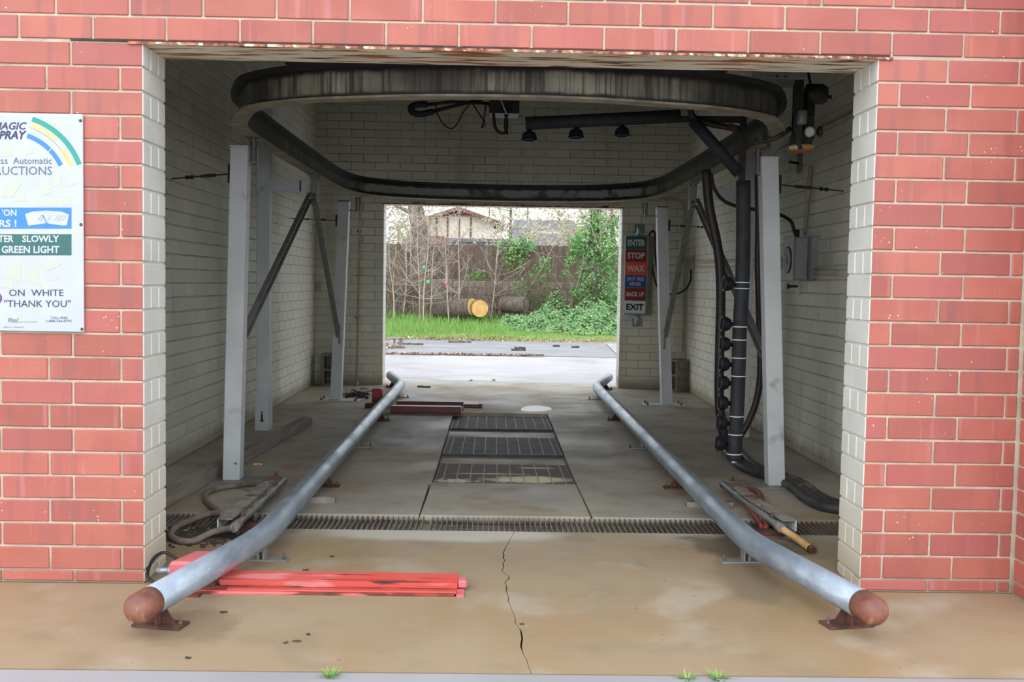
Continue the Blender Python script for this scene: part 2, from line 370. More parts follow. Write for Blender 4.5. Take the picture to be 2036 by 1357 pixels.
m_conduit = mk('painted_conduit', sr(190, 188, 170), sr(170, 166, 146), scale=6, rough=.55)
m_boxgrey = mk('grey_enclosure', sr(158, 160, 162), sr(144, 146, 148), scale=4, rough=.55, layers=[dict(t='noise', col=sr(110, 108, 104), scale=6, lo=.6, hi=.75, amt=.5)])
m_rustw = mk('rust_streaked_white', sr(216, 206, 180), sr(190, 150, 96), scale=22, rough=.6, layers=[dict(t='axis', ax=2, lo=2.125, hi=2.105, jit=.02, ns=20, col=sr(150, 88, 36))])
m_pale = mk('pale_plastic', sr(214, 214, 204), rough=.5)
m_bolt = mk('rusty_bolt', sr(92, 74, 64), rough=.7)
m_board = mk('sign_board_white', sr(186, 191, 197), sr(181, 187, 195), scale=9, rough=.35, spec=.3)
m_ink = mk('dark_blue_ink', sr(48, 52, 92), rough=.5)
m_grey_ink = mk('grey_ink', sr(96, 104, 120), rough=.5)
m_sblue = mk('sign_blue', sr(46, 124, 186), rough=.4)
m_sgreen = mk('sign_green', sr(32, 94, 90), rough=.4)
m_steal = mk('rainbow_green', sr(36, 144, 134), rough=.4)
m_syel = mk('rainbow_yellow', sr(192, 192, 128), rough=.4)
m_sred = mk('thin_red_line', sr(190, 120, 96), rough=.4)
m_patch = mk('faded_yellow_print', sr(185, 188, 176), rough=.5)
m_purple = mk('purple_print', sr(110, 70, 130), rough=.5)
m_leg = {k: mk('legend_'+k, c, rough=.35) for k, c in dict(green=sr(28, 84, 80), red=sr(128, 30, 38), orange=sr(214, 74, 44), blue=sr(40, 74, 140), exitw=sr(196, 208, 212), text=sr(196, 190, 190), black=sr(20, 22, 26)).items()}
m_signbox = mk('aluminium_sign_case', sr(150, 148, 142), sr(130, 128, 122), scale=6, rough=.4, metal=.4)

# text as flat printed mesh, fitted into a box given by origin + right/up axes
def text(name, s, o, ru, uu, wd, ht, mat, parent, bold=0., shear=0., depth=.0012):
    cu = bpy.data.curves.new('txt', 'FONT'); cu.body = s; cu.size = 1; cu.offset = bold; cu.shear = shear; cu.resolution_u = 2
    ob = bpy.data.objects.new('txt', cu); COL.objects.link(ob)
    bpy.context.view_layer.update()
    me = bpy.data.meshes.new_from_object(ob.evaluated_get(bpy.context.evaluated_depsgraph_get()))
    xs = [v.co.x for v in me.vertices]; ys = [v.co.y for v in me.vertices]
    x0, x1, y0, y1 = min(xs), max(xs), min(ys), max(ys)
    ru, uu = V(ru), V(uu); n = ru.cross(uu)
    mb = MB()
    vs_ = [V(o)+ru*((v.co.x-x0)/(x1-x0)*wd)+uu*((v.co.y-y0)/(y1-y0)*ht)+n*depth for v in me.vertices]
    mb.add(vs_, [list(p.vertices) for p in me.polygons])
    bpy.data.objects.remove(ob); bpy.data.curves.remove(cu); bpy.data.meshes.remove(me)
    return build(name, mb, mat, parent)

# ================================================================== STRUCTURE
HW, TH = 1.5433, .295          # half opening, wall thickness
CO, BL, BH, BD = .1016, .2952, .0922, .092
ZT = 2.1898+CO                 # top of the course under the lintel
XL, XR, YB = -2.32, 2.39, 8.754
ZC = 3.60
_bm = {}
def brick_mesh(lx, ly, lz, mats, fm=0, bev=.0035):
    k = (round(lx, 3), round(ly, 3), round(lz, 3), tuple(m.name for m in mats_of(mats)), str(fm))
    if k not in _bm:
        mb = MB().obox((0, 0, 0), (lx/2, 0, 0), (0, ly/2, 0), (0, 0, lz/2), bev, fm)
        _bm[k] = mesh_from('brick', mb, mats, V((0, 0, 0)))
    return _bm[k]
def brick(parent, x0, x1, y0, y1, z0, z1, mats, fm=0, name='brick'):
    me = brick_mesh(x1-x0, y1-y0, z1-z0, mats, fm)
    j = lambda a: random.uniform(-a, a)
    return inst(name, me, parent, ((x0+x1)/2, (y0+y1)/2+j(.0012), (z0+z1)/2+j(.0008)))

# front wall: mortar core, red face bricks, white painted jambs
wf = MB()
g = .006
wf.box(-3.4, -HW-g, g, TH-.004, 0, ZT+.01, 0, [0, 1, 0, 1, 0, 0])
wf.box(HW+g, 2.6, g, TH-.004, 0, ZT+.01, 0, [1, 0, 0, 1, 0, 0])
wf.box(-3.4, 2.6, g, TH-.004, ZT+.01, ZC+.1, 0, [0, 0, 0, 1, 0, 0])
wall_front = build('wall_front', wf, [m_mortar, m_white], None, 'red brick front wall of the wash bay with white painted doorway jambs', 'wall', kind='structure')
courses = []
k = 0
while ZT-CO*(k+1) > .0: courses.append((k, ZT-CO*(k+1)+.005, ZT-CO*k-.0045)); k += 1
courses.append((k, .008, ZT-CO*k-.0045))
for sgn in (-1, 1):
    lim = 3.38 if sgn < 0 else 2.20
    for (k, z0, z1) in courses:
        full = (k % 2 == 0)
        def xb(a, b, y0, y1, mats, fm):      # a,b measured outward from the jamb edge
            X0, X1 = sgn*(HW+a), sgn*(HW+b)
            brick(wall_front, min(X0, X1), max(X0, X1), y0, y1, z0, z1, mats, fm)
        jf = 0 if sgn > 0 else 1             # face index that looks into the opening
        fmA = [0]*6; fmA[jf] = 1
        if full:
            xb(0, BL, 0, BD, [m_brick, m_white], fmA)
            xb(0, BD, BD+.0095, 2*BD+.0095, [m_white], 0)
            xb(0, BD, 2*BD+.019, TH, [m_white], 0)
            a = BL+.0096
        else:
            fmB = [0]*6; fmB[jf] = 1
            xb(0, BD, 0, TH, [m_brick, m_white], fmB)
            a = BD+.0096
        while HW+a < lim-.012:
            b = min(a+BL, lim-HW); xb(a, b, 0, BD, [m_brick], 0); a += BL+.0096
for r in range(6):
    z0 = 2.3015+CO*r; x = -2.0565-.3048*5-(.1524 if r % 2 else 0)
    while x < 2.18:
        a, b = max(x+.0048, -3.38), min(x+.3048-.0048, 2.20)
        if b-a > .012: brick(wall_front, a, b, 0, BD, z0, z0+BH, [m_brick])
        x += .3048
# projecting brick pilaster at the end of the front wall
wp = MB().box(2.216, 2.65, -.42, g, 0, 3.2)
pil = build('wall_pilaster', wp, m_mortar, None, 'red brick pilaster projecting from the front wall', 'wall', kind='structure')
for (k, z0, z1) in courses+[(k2, 2.3015+CO*r, 2.3015+CO*r+BH) for r, k2 in enumerate(range(40, 46))]:
    if k % 2:
        brick(pil, 2.21, 2.302, -.326, -.012, z0, z1, [m_brick]); brick(pil, 2.21, 2.506, -.426, -.336, z0, z1, [m_brick]); brick(pil, 2.516, 2.656, -.426, -.336, z0, z1, [m_brick])
    else:
        brick(pil, 2.21, 2.302, -.426, -.131, z0, z1, [m_brick]); brick(pil, 2.21, 2.302, -.121, -.012, z0, z1, [m_brick]); brick(pil, 2.312, 2.61, -.426, -.336, z0, z1, [m_brick])
# lintel
lt = MB().box(-HW-.06, HW+.06, -.004, TH, ZT-.006, ZT+.002)
trim1 = build('trim_1', lt, m_lintel, None, 'rust-stained cream steel lintel over the front opening', 'lintel', kind='structure')
build('rusty_lip', MB().box(-HW-.06, HW+.06, -.009, -.0041, ZT-.009, ZT+.002), m_liptrim, trim1)
build('sealant_line', MB().box(-HW-.3, HW+.05, -.002, .03, ZT+.0021, ZT+.0095), m_tar, trim1)

# interior side and back walls
def brick_wall(name, label, core, spots, meshmats):
    w_ = build(name, core, m_injoint, None, label, 'wall', kind='structure')
    spots.sort(key=lambda s: s[0])
    rest = MB()
    for n, (key, c, half, rz) in enumerate(spots):
        hx, hz = half
        if n < 300:
            me = brick_mesh(2*hx, .02, 2*hz, meshmats, 0, .003); inst('brick', me, w_, c, rz)
        else:
            ax = V((math.cos(rz), math.sin(rz), 0)); ay = V((-math.sin(rz), math.cos(rz), 0))
            rest.obox(c, ax*hx, ay*.01, (0, 0, hz))
    if rest.v: build('bricks', rest, meshmats, w_, kind='stuff')
    return w_
icourses = []
k = 0
zt = ZT+CO*13
while zt-CO*(k+1) > .0: icourses.append((k, zt-CO*(k+1)+.005, zt-CO*k-.0045)); k += 1
icourses.append((k, .005, zt-CO*k-.0045))
icourses = [c for c in icourses if c[1] < ZC]
def side_spots(X, sgn):
    sp = []
    for (k, z0, z1) in icourses:
        z1 = min(z1, ZC); last = k == icourses[-1][0]
        pitch = .105 if last else .3048
        y = TH-(pitch/2 if k % 2 else 0)
        while y < YB-.01:
            a, b = max(y+.0048, TH+.004), min(y+pitch-.0048, YB-.004)
            if b-a > .02:
                vis = a > 2.6 and z1 < 1.3+.24*(a+4.43)
                sp.append((abs(a-2.6) if vis and not last else 100+a, V((X+sgn*.002, (a+b)/2, (z0+z1)/2)), ((b-a)/2, (z1-z0)/2), sgn*math.pi/2))
            y += pitch
    return sp
brick_wall('wall_left', 'white painted brick side wall behind the timber and posts', MB().box(XL-.2, XL, .296, YB+.2, 0, ZC), side_spots(XL+.0, -1), [m_inwall])
brick_wall('wall_right', 'white painted brick side wall carrying the control boxes and conduits', MB().box(XR, XR+.2, .296, YB+.2, 0, ZC), side_spots(XR, 1), [m_inwall])
OX0, OX1, OZ = -1.46, 1.545, 2.285
cb = MB()
cb.box(XL, OX0, YB, YB+TH, 0, ZC); cb.box(OX1, XR, YB, YB+TH, 0, ZC); cb.box(OX0, OX1, YB, YB+TH, OZ+.03, ZC)
bs = []
for (k, z0, z1) in icourses:
    z1 = min(z1, ZC); x = -1.566-.3048*4-(.1524 if k % 2 else 0)
    while x < XR:
        segs = [(max(x+.0048, XL+.006), min(x+.3-.0, XR-.006))]
        if z0 < OZ-.05:
            a, b = segs[0]; segs = [(a, min(b, OX0)), (max(a, OX1), b)]
        for a, b in segs:
            if b-a > .02: bs.append((0 if b-a > .2 and (z0 < 2.6) else (1 if z0 < 3.4 else 2), V(((a+b)/2, YB+.001, (z0+z1)/2)), ((b-a)/2, (z1-z0)/2), 0))
        x += .3048
wall_back = brick_wall('wall_back', 'white painted brick back wall around the exit opening', cb, bs, [m_inwall])
jb = MB()
for (k, z0, z1) in icourses:
    if z1 > OZ+.04: continue
    for X, s in ((OX0, 1), (OX1, -1)):
        jb.box(min(X-s*.02, X+s*.004), max(X-s*.02, X+s*.004), YB+.002, YB+TH, z0, z1, .003)
build('painted_jamb_bricks', jb, m_white, wall_back, kind='stuff')
tr = MB().box(OX0-.03, OX1+.03, YB-.012, YB+TH, OZ-.004, OZ+.026)
trim2 = build('trim_2', tr, m_lintel, None, 'rust-edged steel lintel over the exit opening', 'lintel', kind='structure')
build('rusty_lip', MB().box(OX0-.02, OX1+.02, YB-.016, YB-.0121, OZ-.008, OZ+.006), m_liptrim, trim2)
ce = build('ceiling', MB().box(XL-.2, XR+.2, .29, YB+TH, ZC, ZC+.12), m_ceil, None, 'dark ceiling of the wash bay', 'ceiling', kind='structure')

# floor: sub-base with trench and pit, slabs as pieces
fl = MB()
TY0, TY1 = 1.02, 1.385
PX0, PX1, PY0, PY1 = -.447, .497, 2.345, 6.02
fl.box(-9, 9, -1.55, TY0-.01, -.30, -.12); fl.box(-2.5, 2.5, TY0-.01, TY1+.01, -.30, -.19); fl.box(-2.5, 2.5, TY1+.01, PY0, -.3, -.12)
fl.box(-2.5, PX0-.002, PY0, PY1, -.3, -.12); fl.box(PX1+.002, 2.5, PY0, PY1, -.3, -.12); fl.box(PX0, PX1, PY0, PY1, -.5, -.40)
fl.box(-2.5, 2.5, PY1, 9.05, -.3, -.12); fl.box(-12, 12, 9.05, 14.3, -.3, -.12)
floor = build('floor', fl, m_under, None, 'stained concrete wash bay floor and apron', 'floor', kind='structure')
def slab(pts, mat=m_conc, z=0., name='concrete_slab', th=.12):
    return build(name, MB().poly(pts, z-th, z), mat, floor)
crack = [(1022, 1060), (1008, 1085), (1000, 1100), (1004, 1115), (998, 1135), (1012, 1147), (1004, 1160), (1008, 1180), (1015, 1205), (1025, 1240), (1036, 1256), (1040, 1300), (1056, 1341)]
cl = [G(*q) for q in crack]; random.seed(3)
wid = [.003, .004, .006, .005, .004, .006, .004, .003, .002, .003, .007, .002, .002]
jag = []
for i in range(len(cl)-1):
    for s in range(3):
        t = s/3; p = cl[i].lerp(cl[i+1], t); jag.append((p.x+(random.uniform(-.006, .006) if s else 0), p.y, wid[i]))
jag.append((cl[-1].x, cl[-1].y, .002))
EY = -.985
jl = [(jag[0][0], TY0)]+[(x-w_/2, y) for x, y, w_ in jag]; jr = [(jag[0][0]+.003, TY0)]+[(x+w_/2, y) for x, y, w_ in jag]
jl[-1] = (jl[-1][0], EY); jr[-1] = (jr[-1][0], EY)
slab([(-9, EY), (-9, -.002), (-3.4, -.002), (-3.4, .0), (-HW-.01, .0), (-HW-.01, .3), (-2.5, .3), (-2.5, TY0)]+jl)
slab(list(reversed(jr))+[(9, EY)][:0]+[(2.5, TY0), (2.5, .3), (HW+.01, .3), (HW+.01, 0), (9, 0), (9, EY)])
slab([(-9, -1.55), (9, -1.55), (9, EY-.012), (-9, EY-.012)], m_conc2)
J = .008
slab([(-2.5, TY1), (PX0-.02, TY1), (PX0-.02, 2.33), (PX0-.004, PY0), (PX0-.004, PY1), (-.46, PY1), (-.46, 6.28), (-2.5, 6.42)])
slab([(PX0-.012, TY1), (PX1+.006, TY1), (PX1-.004, 2.34), (PX0, 2.34)])
slab([(PX1+.018, TY1), (2.5, TY1), (2.5, 6.72), (PX1+.004, 6.07), (PX1+.004, 2.36)])
slab([(-2.5, 6.43), (-.46, 6.29), (-.452, PY1+.012), (PX1, PY1+.012), (PX1, 6.078), (2.5, 6.73), (2.5, YB+.55), (-2.5, YB+.55)])
slab([(-12, YB+.56), (12, YB+.56), (12, 14.25), (-12, 14.25)], m_conc3)
# pit strips between the grates
def strip(y0, y1, z): return build('pit_crossbeam', MB().box(PX0, PX1, y0, y1, -.30, z), m_conc, floor)
strip(3.26, 3.60, -.035); strip(4.62, 5.02, -.035)
build('trench_lining', MB().box(-2.5, 2.5, TY0-.012, TY0-.001, -.19, -.012).box(-2.5, 2.5, TY1+.001, TY1+.012, -.19, -.012), m_conc, floor)
build('trench_bottom', MB().box(-2.5, 2.5, TY0, TY1, -.19, -.11), m_conc, floor)

# ================================================================== DRAIN GRATES
gy0, gy1 = TY0+.012, TY1-.012
edges = [(-2.30, -1.31), (-1.30, -.405), (-.395, .505), (.515, 1.42), (1.43, 2.37)]
glab = ['trench drain grate section crusted with dirt beside the grey timber', 'trench drain grate section under the guide rail near the pink box', 'trench drain grate section in line with the pit covers', 'rust-brown trench drain grate section crossed by the guide rail near the tan hose end', 'trench drain grate section under the red-hosed spray manifold']
barme = mesh_from('bar', MB().box(-.003, .003, gy0+.004, gy1-.004, -.034, -.004), m_bar, V((0, (gy0+gy1)/2, 0)))
for (a, b), lb in zip(edges, glab):
    e = empty('drain_grate', ((a+b)/2, (gy0+gy1)/2, -.05), lb, 'drain grate', 'trench drain grate sections')
    for yy in (gy0, gy0+.11, gy0+.22, gy1-.004):
        build('cross_bar', MB().box(a, b, yy, yy+.005, -.04, -.028), m_bar, e)
    x = a+.008
    while x < b-.004:
        inst('bar', barme, e, (x, (gy0+gy1)/2, 0)); x += .0285
# pit covers: bearing bars + pale cross rods, each leaning a little
plab = ['brown pit cover grate splashed with cream residue', 'dark pit cover grate between two concrete crossbeams', 'dark pit cover grate next to the dark red treadle bars']
for (y0, y1, za, zb), lb in zip([(2.36, 3.25, -.004, -.03), (3.58, 4.60, -.012, -.03), (5.0, 6.0, -.012, -.03)], plab):
    e = empty('pit_cover', (.025, (y0+y1)/2, zb-.04), lb, 'floor grate', 'grates over the floor pit')
    zz = lambda y: za+(zb-za)*(y-y0)/(y1-y0)
    bb = MB(); y = y0+.012
    while y < y1-.006:
        bb.box(PX0+.02, PX1-.02, y-.003, y+.003, zz(y)-.03, zz(y)-.002); y += .016
    build('bearing_bars', bb, m_grate, e, kind='stuff')
    fr = MB()
    for X in (PX0+.012, PX1-.012): fr.bar((X, y0, zz(y0)-.018), (X, y1, zz(y1)-.018), .012, .034)
    build('frame', fr, m_grate, e)
    build('front_edge', MB().box(PX0+.006, PX1-.006, y0-.004, y0+.006, zz(y0)-.024, zz(y0)), m_darkst, e)
    for i in range(10):
        X = PX0+.06+i*.0915
        build('cross_rod', MB().bar((X, y0+.006, zz(y0)-.001), (X, y1-.006, zz(y1)-.001), .006, .006), m_rod, e)

# ================================================================== GUIDE RAILS
def bend(pts, rad=.3, n=7):
    P = [V(p) for p in pts]; out = [P[0]]
    for i in range(1, len(P)-1):
        a = P[i]+(P[i-1]-P[i]).normalized()*rad; b = P[i]+(P[i+1]-P[i]).normalized()*rad
        for k in range(n+1):
            t = k/n; out.append(a*(1-t)**2+P[i]*2*t*(1-t)+b*t*t)
    return out+[P[-1]]
ZR, RR = .115, .056
def rail(pts, caps, sup, label, side):
    e = empty('guide_rail', (pts[1][0], 3.5, 0), label, 'rail', 'tyre guide rails')
    pp = bend([(p[0], p[1], ZR) for p in pts], .22)
    a0 = (pp[1]-pp[0]).normalized()
    pp2 = [pp[0]+a0*.055]+pp[1:]
    build('pipe', MB().tube(pp2, RR, 24), m_galv, e)
    R1 = RR+.001
    prof = [(R1, .07), (R1, -.005)]+[(R1*math.cos(t), -.005-R1*.92*math.sin(t)) for t in [i*math.pi/2/8 for i in range(1, 9)]]
    prof = [(r, h) for r, h in reversed(prof)]
    build('end_cap', MB().lathe(prof, pp[0]+a0*.055, a0, 24), m_rustcap, e)
    b0 = (pp[-1]-pp[-2]).normalized()
    build('end_cap', MB().lathe([(RR+.001, -.02), (RR+.001, 0), (RR*.8, .03), (RR*.3, .045)], pp[-1], b0, 20), m_galv, e)
    for (q, kind) in sup:
        q = V((q[0], q[1], 0)); s = MB()
        # heading of the rail near the bracket
        def sd(i):
            a_, b_ = pp[i], pp[i+1]; ab = b_-a_; t_ = max(0, min(1, (q-a_).dot(ab)/ab.length_squared)); return (a_+ab*t_-q).length
        best = min(range(len(pp)-1), key=sd)
        d = (pp[best+1]-pp[best]).normalized(); c = V((-d.y, d.x, 0))
        # point on axis closest to q
        t = max(-.1, min(1.1, (q-pp[best]).dot(d)/(pp[best+1]-pp[best]).length)); ax = pp[best]+(pp[best+1]-pp[best])*t
        ax.z = 0
        if kind == 'gusset':
            s.obox(ax+V((0, 0, .006)), c*.095, d*.045, (0, 0, .005))
            zt_ = ZR-RR+.012
            s.add([ax+c*.06+d*.004+V((0, 0, .011)), ax-c*.06+d*.004+V((0, 0, .011)), ax-c*.02+d*.004+V((0, 0, zt_)), ax+c*.02+d*.004+V((0, 0, zt_)),
                   ax+c*.06-d*.004+V((0, 0, .011)), ax-c*.06-d*.004+V((0, 0, .011)), ax-c*.02-d*.004+V((0, 0, zt_)), ax+c*.02-d*.004+V((0, 0, zt_))],
                  [(0, 1, 2, 3), (7, 6, 5, 4), (0, 3, 7, 4), (1, 5, 6, 2), (3, 2, 6, 7), (0, 4, 5, 1)])
            s.obox(ax+V((0, 0, (zt_+.011)/2)), c*.004, d*.04, (0, 0, (zt_-.011)/2))
        else:
            s.obox(ax+V((0, 0, .005)), c*.125, d*.035, (0, 0, .004))
            s.obox(ax+V((0, 0, .035))+c*.012, c*.004, d*.026, (0, 0, .028)); s.obox(ax+V((0, 0, .035))-c*.012, c*.004, d*.026, (0, 0, .028))
        sb = build('support_bracket', s, m_rust if kind == 'gusset' else m_brace, e)
        for sg in (-1, 1):
            build('anchor_bolt', MB().lathe([(.009, 0), (.009, .008), (.005, .009), (.005, .026)], ax+c*(.08 if kind == 'gusset' else .105)*sg+V((0, 0, .010)), (0, 0, 1), 8), m_bolt, sb)
    return e
XRL, XRR = -1.122, 1.156
rail([(-1.342, -.735), (XRL, .36), (XRL, 7.66), (-1.36, 8.80)], None,
     [((-1.292, -.541), 'gusset'), ((XRL, .40), 'post'), ((XRL, 2.16), 'gusset'), ((XRL, 3.75), 'post'), ((XRL, 5.34), 'gusset'), ((XRL, 7.3), 'post'), ((-1.29, 8.45), 'gusset')],
     'galvanised guide rail pipe passing the pink box, rust-capped at its entrance end', -1)
rail([(1.383, -.672), (XRR, .38), (XRR, 7.72), (1.44, 8.96)], None,
     [((1.332, -.45), 'gusset'), ((XRR, .47), 'post'), ((XRR, 2.25), 'gusset'), ((XRR, 3.86), 'post'), ((XRR, 5.61), 'gusset'), ((XRR, 7.4), 'post'), ((1.38, 8.55), 'gusset')],
     'galvanised guide rail pipe passing the tan hose end, rust-capped at its entrance end', 1)

# ================================================================== OVERHEAD TRACK
ZB, ZTp = 2.212, 2.392
half = [(0, .695), (.4, .722), (.72, .80), (.98, .88), (1.17, .985), (1.31, 1.10), (1.41, 1.235), (1.51, 1.50), (1.585, 1.78), (1.62, 2.12),
        (1.63, 3.2), (1.63, 4.6), (1.62, 5.6), (1.585, 6.05), (1.50, 6.42), (1.32, 6.70), (1.06, 6.90), (.72, 7.02), (.36, 7.08), (0, 7.10)]
CX = .012
loop = [(CX+x, y, 0) for x, y in half]+[(CX-x, y, 0) for x, y in reversed(half[1:-1])]
loop = cat(loop, 6, True)
te = empty('overhead_track', (CX, 3.9, ZB), 'grimy oval steel beam track running round the bay on posts', 'track')
build('web', MB().sweep(loop, [(-.006, ZB+.01), (.006, ZB+.01), (.006, ZTp-.02), (-.006, ZTp-.02)], mi=[(1 if (i % 4) == 3 else 0) for i in range(len(loop)*4)]), [m_track, m_trackin], te)
build('bottom_flange', MB().sweep(loop, [(-.048, ZB), (.048, ZB), (.048, ZB+.011), (-.048, ZB+.011)]), m_flange_b, te)
build('top_flange', MB().sweep(loop, [(-.048, ZTp-.024), (.048, ZTp-.024), (.048, ZTp), (-.048, ZTp)]), m_flange, te)
for yy in (2.0, 6.1):
    for sg in (-1, 1):
        build('splice_plate', MB().box(CX+sg*1.615-.012, CX+sg*1.615+.012, yy-.06, yy+.06, ZB+.02, ZTp-.03), m_track, te)

# posts
def base_plate(e, x, y, wx, wy, mat, z=.012):
    p = build('base_plate', MB().box(x-wx/2, x+wx/2, y-wy/2, y+wy/2, .0, z, .003), mat, e)
    for sx in (-1, 1):
        for sy in (-1, 1):
            build('anchor_bolt', MB().lathe([(.014, 0), (.014, .010), (.007, .011), (.007, .03)], (x+sx*(wx/2-.035), y+sy*(wy/2-.035), z), (0, 0, 1), 8), m_bolt, p)
def hanger(e, x, y, ztop, xt):
    h = MB(); s = 1 if xt > x else -1
    h.box(min(x, xt)-.0, max(x, xt)+.02, y-.03, y+.03, ztop-.10, ztop-.088)
    h.box(xt-.006, xt+.006, y-.028, y+.028, ztop-.10, ZB)
    h.tube([(xt+.02, y, ztop-.11), (xt+.02, y, ZB+.0)], .008, 8).tube([(xt-.02, y, ztop-.11), (xt-.02, y, ZB+.0)], .008, 8)
    h.lathe([(.018, 0), (.018, .014)], (xt+.02, y, ZB-.016), (0, 0, 1), 6).lathe([(.018, 0), (.018, .014)], (xt-.02, y, ZB-.016), (0, 0, 1), 6)
    build('hanger_bracket', h, m_brace, e)
def post(kind, x, y, label, xt_=None):
    sg = 1 if x < 0 else -1           # towards the bay centre
    e = empty('support_post', (x, y, 0), label, 'post', 'steel posts under the oval track')
    def leanbox(w2, ya, yb, z0, z1):
        m = MB().box(x-w2, x+w2, ya, yb, z0, z1, .004)
        for q in m.v: q.x += (xt_-x)*(q.z-z0)/(z1-z0)
        return m
    if kind == 'front':
        w2 = .055
        build('column', leanbox(w2, y-.05, y+.06, .012, 2.15), m_post, e)
        base_plate(e, x+sg*.06, y+.02, .46, .26, m_brace)
        build('cap_plate', MB().box(xt_-w2-.004, xt_+w2+.004, y-.054, y+.064, 2.15, 2.158), m_post, e)
        hanger(e, xt_, y+.02, 2.15, CX-sg*1.625)
    elif kind == 'mid':
        build('column', MB().box(x-.055, x+.055, y-.05, y+.07, .30, 2.84, .004), m_post, e)
        sl = build('foot_sleeve', MB().box(x-.062, x+.062, y-.06, y+.08, .0, .315, .004), m_post, e)
        build('slot', MB().box(x-.008, x+.008, y-.0625, y-.06, .10, .17).lathe([(.014, 0), (.014, .0026)], (x, y-.06, .09), (0, -1, 0), 10), m_nozzle, sl)
        build('sleeve_band', MB().box(x-.066, x+.066, y-.063, y+.083, .15, .156), m_post, sl)
        xt = CX-sg*1.63
        ar = MB(); a, b = sorted((x, xt)); ar.box(a, b, y-.02, y+.03, 2.065, 2.168, .003)
        build('cross_arm', ar, m_post, e)
        build('arm_gusset', MB().box(xt-sg*.12-.006, xt-sg*.12+.006, y-.028, y+.03, 2.07, 2.165), m_darkst, e)
        h = MB(); h.box(xt-.03, xt+.03, y-.035, y+.035, 1.98, ZB-.03, .004)
        h.tube([(xt-.03, y, ZB-.04), (xt-.03, y, ZB+.0)], .009, 8).tube([(xt+.03, y, ZB-.04), (xt+.03, y, ZB)], .009, 8)
        h.box(xt-.055, xt+.055, y-.045, y+.045, ZB-.012, ZB-.001)
        build('hanger_bracket', h, m_brace, e)
        for zz in (2.0, 2.04): build('bolt', MB().lathe([(.016, 0), (.016, .014)], (xt, y-.035, zz), (0, -1, 0), 6), m_bolt, e)
    else:
        build('column', leanbox(.056, y-.045, y+.05, .012, 2.165), m_post, e)
        fm_ = MB().box(x+sg*.056-.005, x+sg*.056+.005, y-.05, y+.07, .012, 2.165)
        for q in fm_.v: q.x += (xt_-x)*(q.z-.012)/2.153
        build('flange_edge', fm_, m_post, e)
        build('cap_plate', MB().box(xt_-.06, xt_+.06, y-.05, y+.055, 2.165, 2.173), m_darkst, e)
        base_plate(e, x+sg*.04, y+.0, .44, .25, m_post)
        hanger(e, xt_, y+.01, 2.165, CX-sg*1.56)
        zz = .72; xu = x+(xt_-x)*.33; u = [(xu+sg*.022, y-.05, zz+.09), (xu+sg*.022, y-.085, zz+.085), (xu+sg*.022, y-.085, zz-.085), (xu+sg*.022, y-.05, zz-.09)]
        build('u_bolt', MB().tube(u, .011, 8), m_brace, e)
    return e
post('front', -1.742, 2.31, 'grey front post standing on the plate beside the grey timber', -1.695)
post('front', 1.816, 2.36, 'grey front post standing beside the thick black floor hoses', 1.705)
post('mid', -2.052, 4.62, 'grey middle post with sleeve foot against the timber side wall')
post('mid', 2.125, 4.62, 'grey middle post half hidden behind the black nozzle pipe')
post('rear', -1.772, 6.93, 'grey rear post in front of the cinder block in the conduit corner', -1.70)
post('rear', 1.862, 6.95, 'grey rear post beside the wash signal sign', 1.755)
# diagonal braces
def brace(p0, p1, label):
    p0, p1 = V(p0), V(p1); e = empty('diagonal_brace', p1, label, 'brace', 'diagonal braces between posts')
    d = (p1-p0).normalized()
    up = V((1, 0, 0)); m = MB()
    m.bar(p0, p1, .062, .006, up); build('web_plate', m, m_brace, e)
    x = d.cross(up).normalized()
    build('flange', MB().bar(p0+x*.03+V((.018 if p0.x < 0 else -.018, 0, 0)), p1+x*.03+V((.018 if p0.x < 0 else -.018, 0, 0)), .005, .036, up), m_brace, e)
    build('flange', MB().bar(p0-x*.03+V((.018 if p0.x < 0 else -.018, 0, 0)), p1-x*.03+V((.018 if p0.x < 0 else -.018, 0, 0)), .005, .036, up), m_brace, e)
    build('end_bolt', MB().lathe([(.014, 0), (.014, .03)], p0+d*.04-V((.015, 0, 0)), (1, 0, 0), 6), m_bolt, e)
brace((-1.665, 4.57, 2.03), (-1.70, 2.385, .96), 'steel diagonal brace from the middle hanger down to the post by the grey timber')
brace((-1.645, 4.66, 2.0), (-1.752, 6.84, .72), 'steel diagonal brace from the middle hanger down to the post by the cinder block')
brace((1.69, 4.57, 2.04), (1.745, 2.43, .88), 'steel diagonal brace passing behind the black nozzle pipe')
brace((1.67, 4.66, 2.02), (1.83, 6.86, .78), 'steel diagonal brace down to the post beside the signal sign')
# wall ties
def tie(p0, p1, label, turn=.25):
    p0, p1 = V(p0), V(p1); e = empty('tie_rod', (p0+p1)/2, label, 'tie rod', 'rods tying posts to the walls')
    build('rod', MB().tube([p0, p1], .005, 6), m_darkst, e)
    d = (p1-p0)
    build('turnbuckle', MB().tube([p0+d*turn, p0+d*(turn+.22)], .011, 8), m_darkst, e)
    for t in (.62, .70): build('nut', MB().tube([p0+d*t, p0+d*(t+.03)], .014, 6), m_darkst, e)
    x = V((1, 0, 0)) if abs(d.x) > abs(d.y) else V((0, 1, 0))
    build('end_plate', MB().box(p0.x-.01, p0.x+.01, p0.y-.04, p0.y+.04, p0.z-.06, p0.z+.06), m_darkst, e)
tie((-1.766, 2.34, 1.985), (XL, 2.9, 2.0), 'thin tie rod from the front post to the wall above the timber')
tie((1.782, 2.38, 1.985), (XR, 2.9, 2.0), 'thin tie rod with turnbuckle beside the hanging wash trolley')
tie((-1.775, 6.93, 1.96), (XL, 7.2, 1.99), 'thin tie rod from the rear post into the conduit corner')
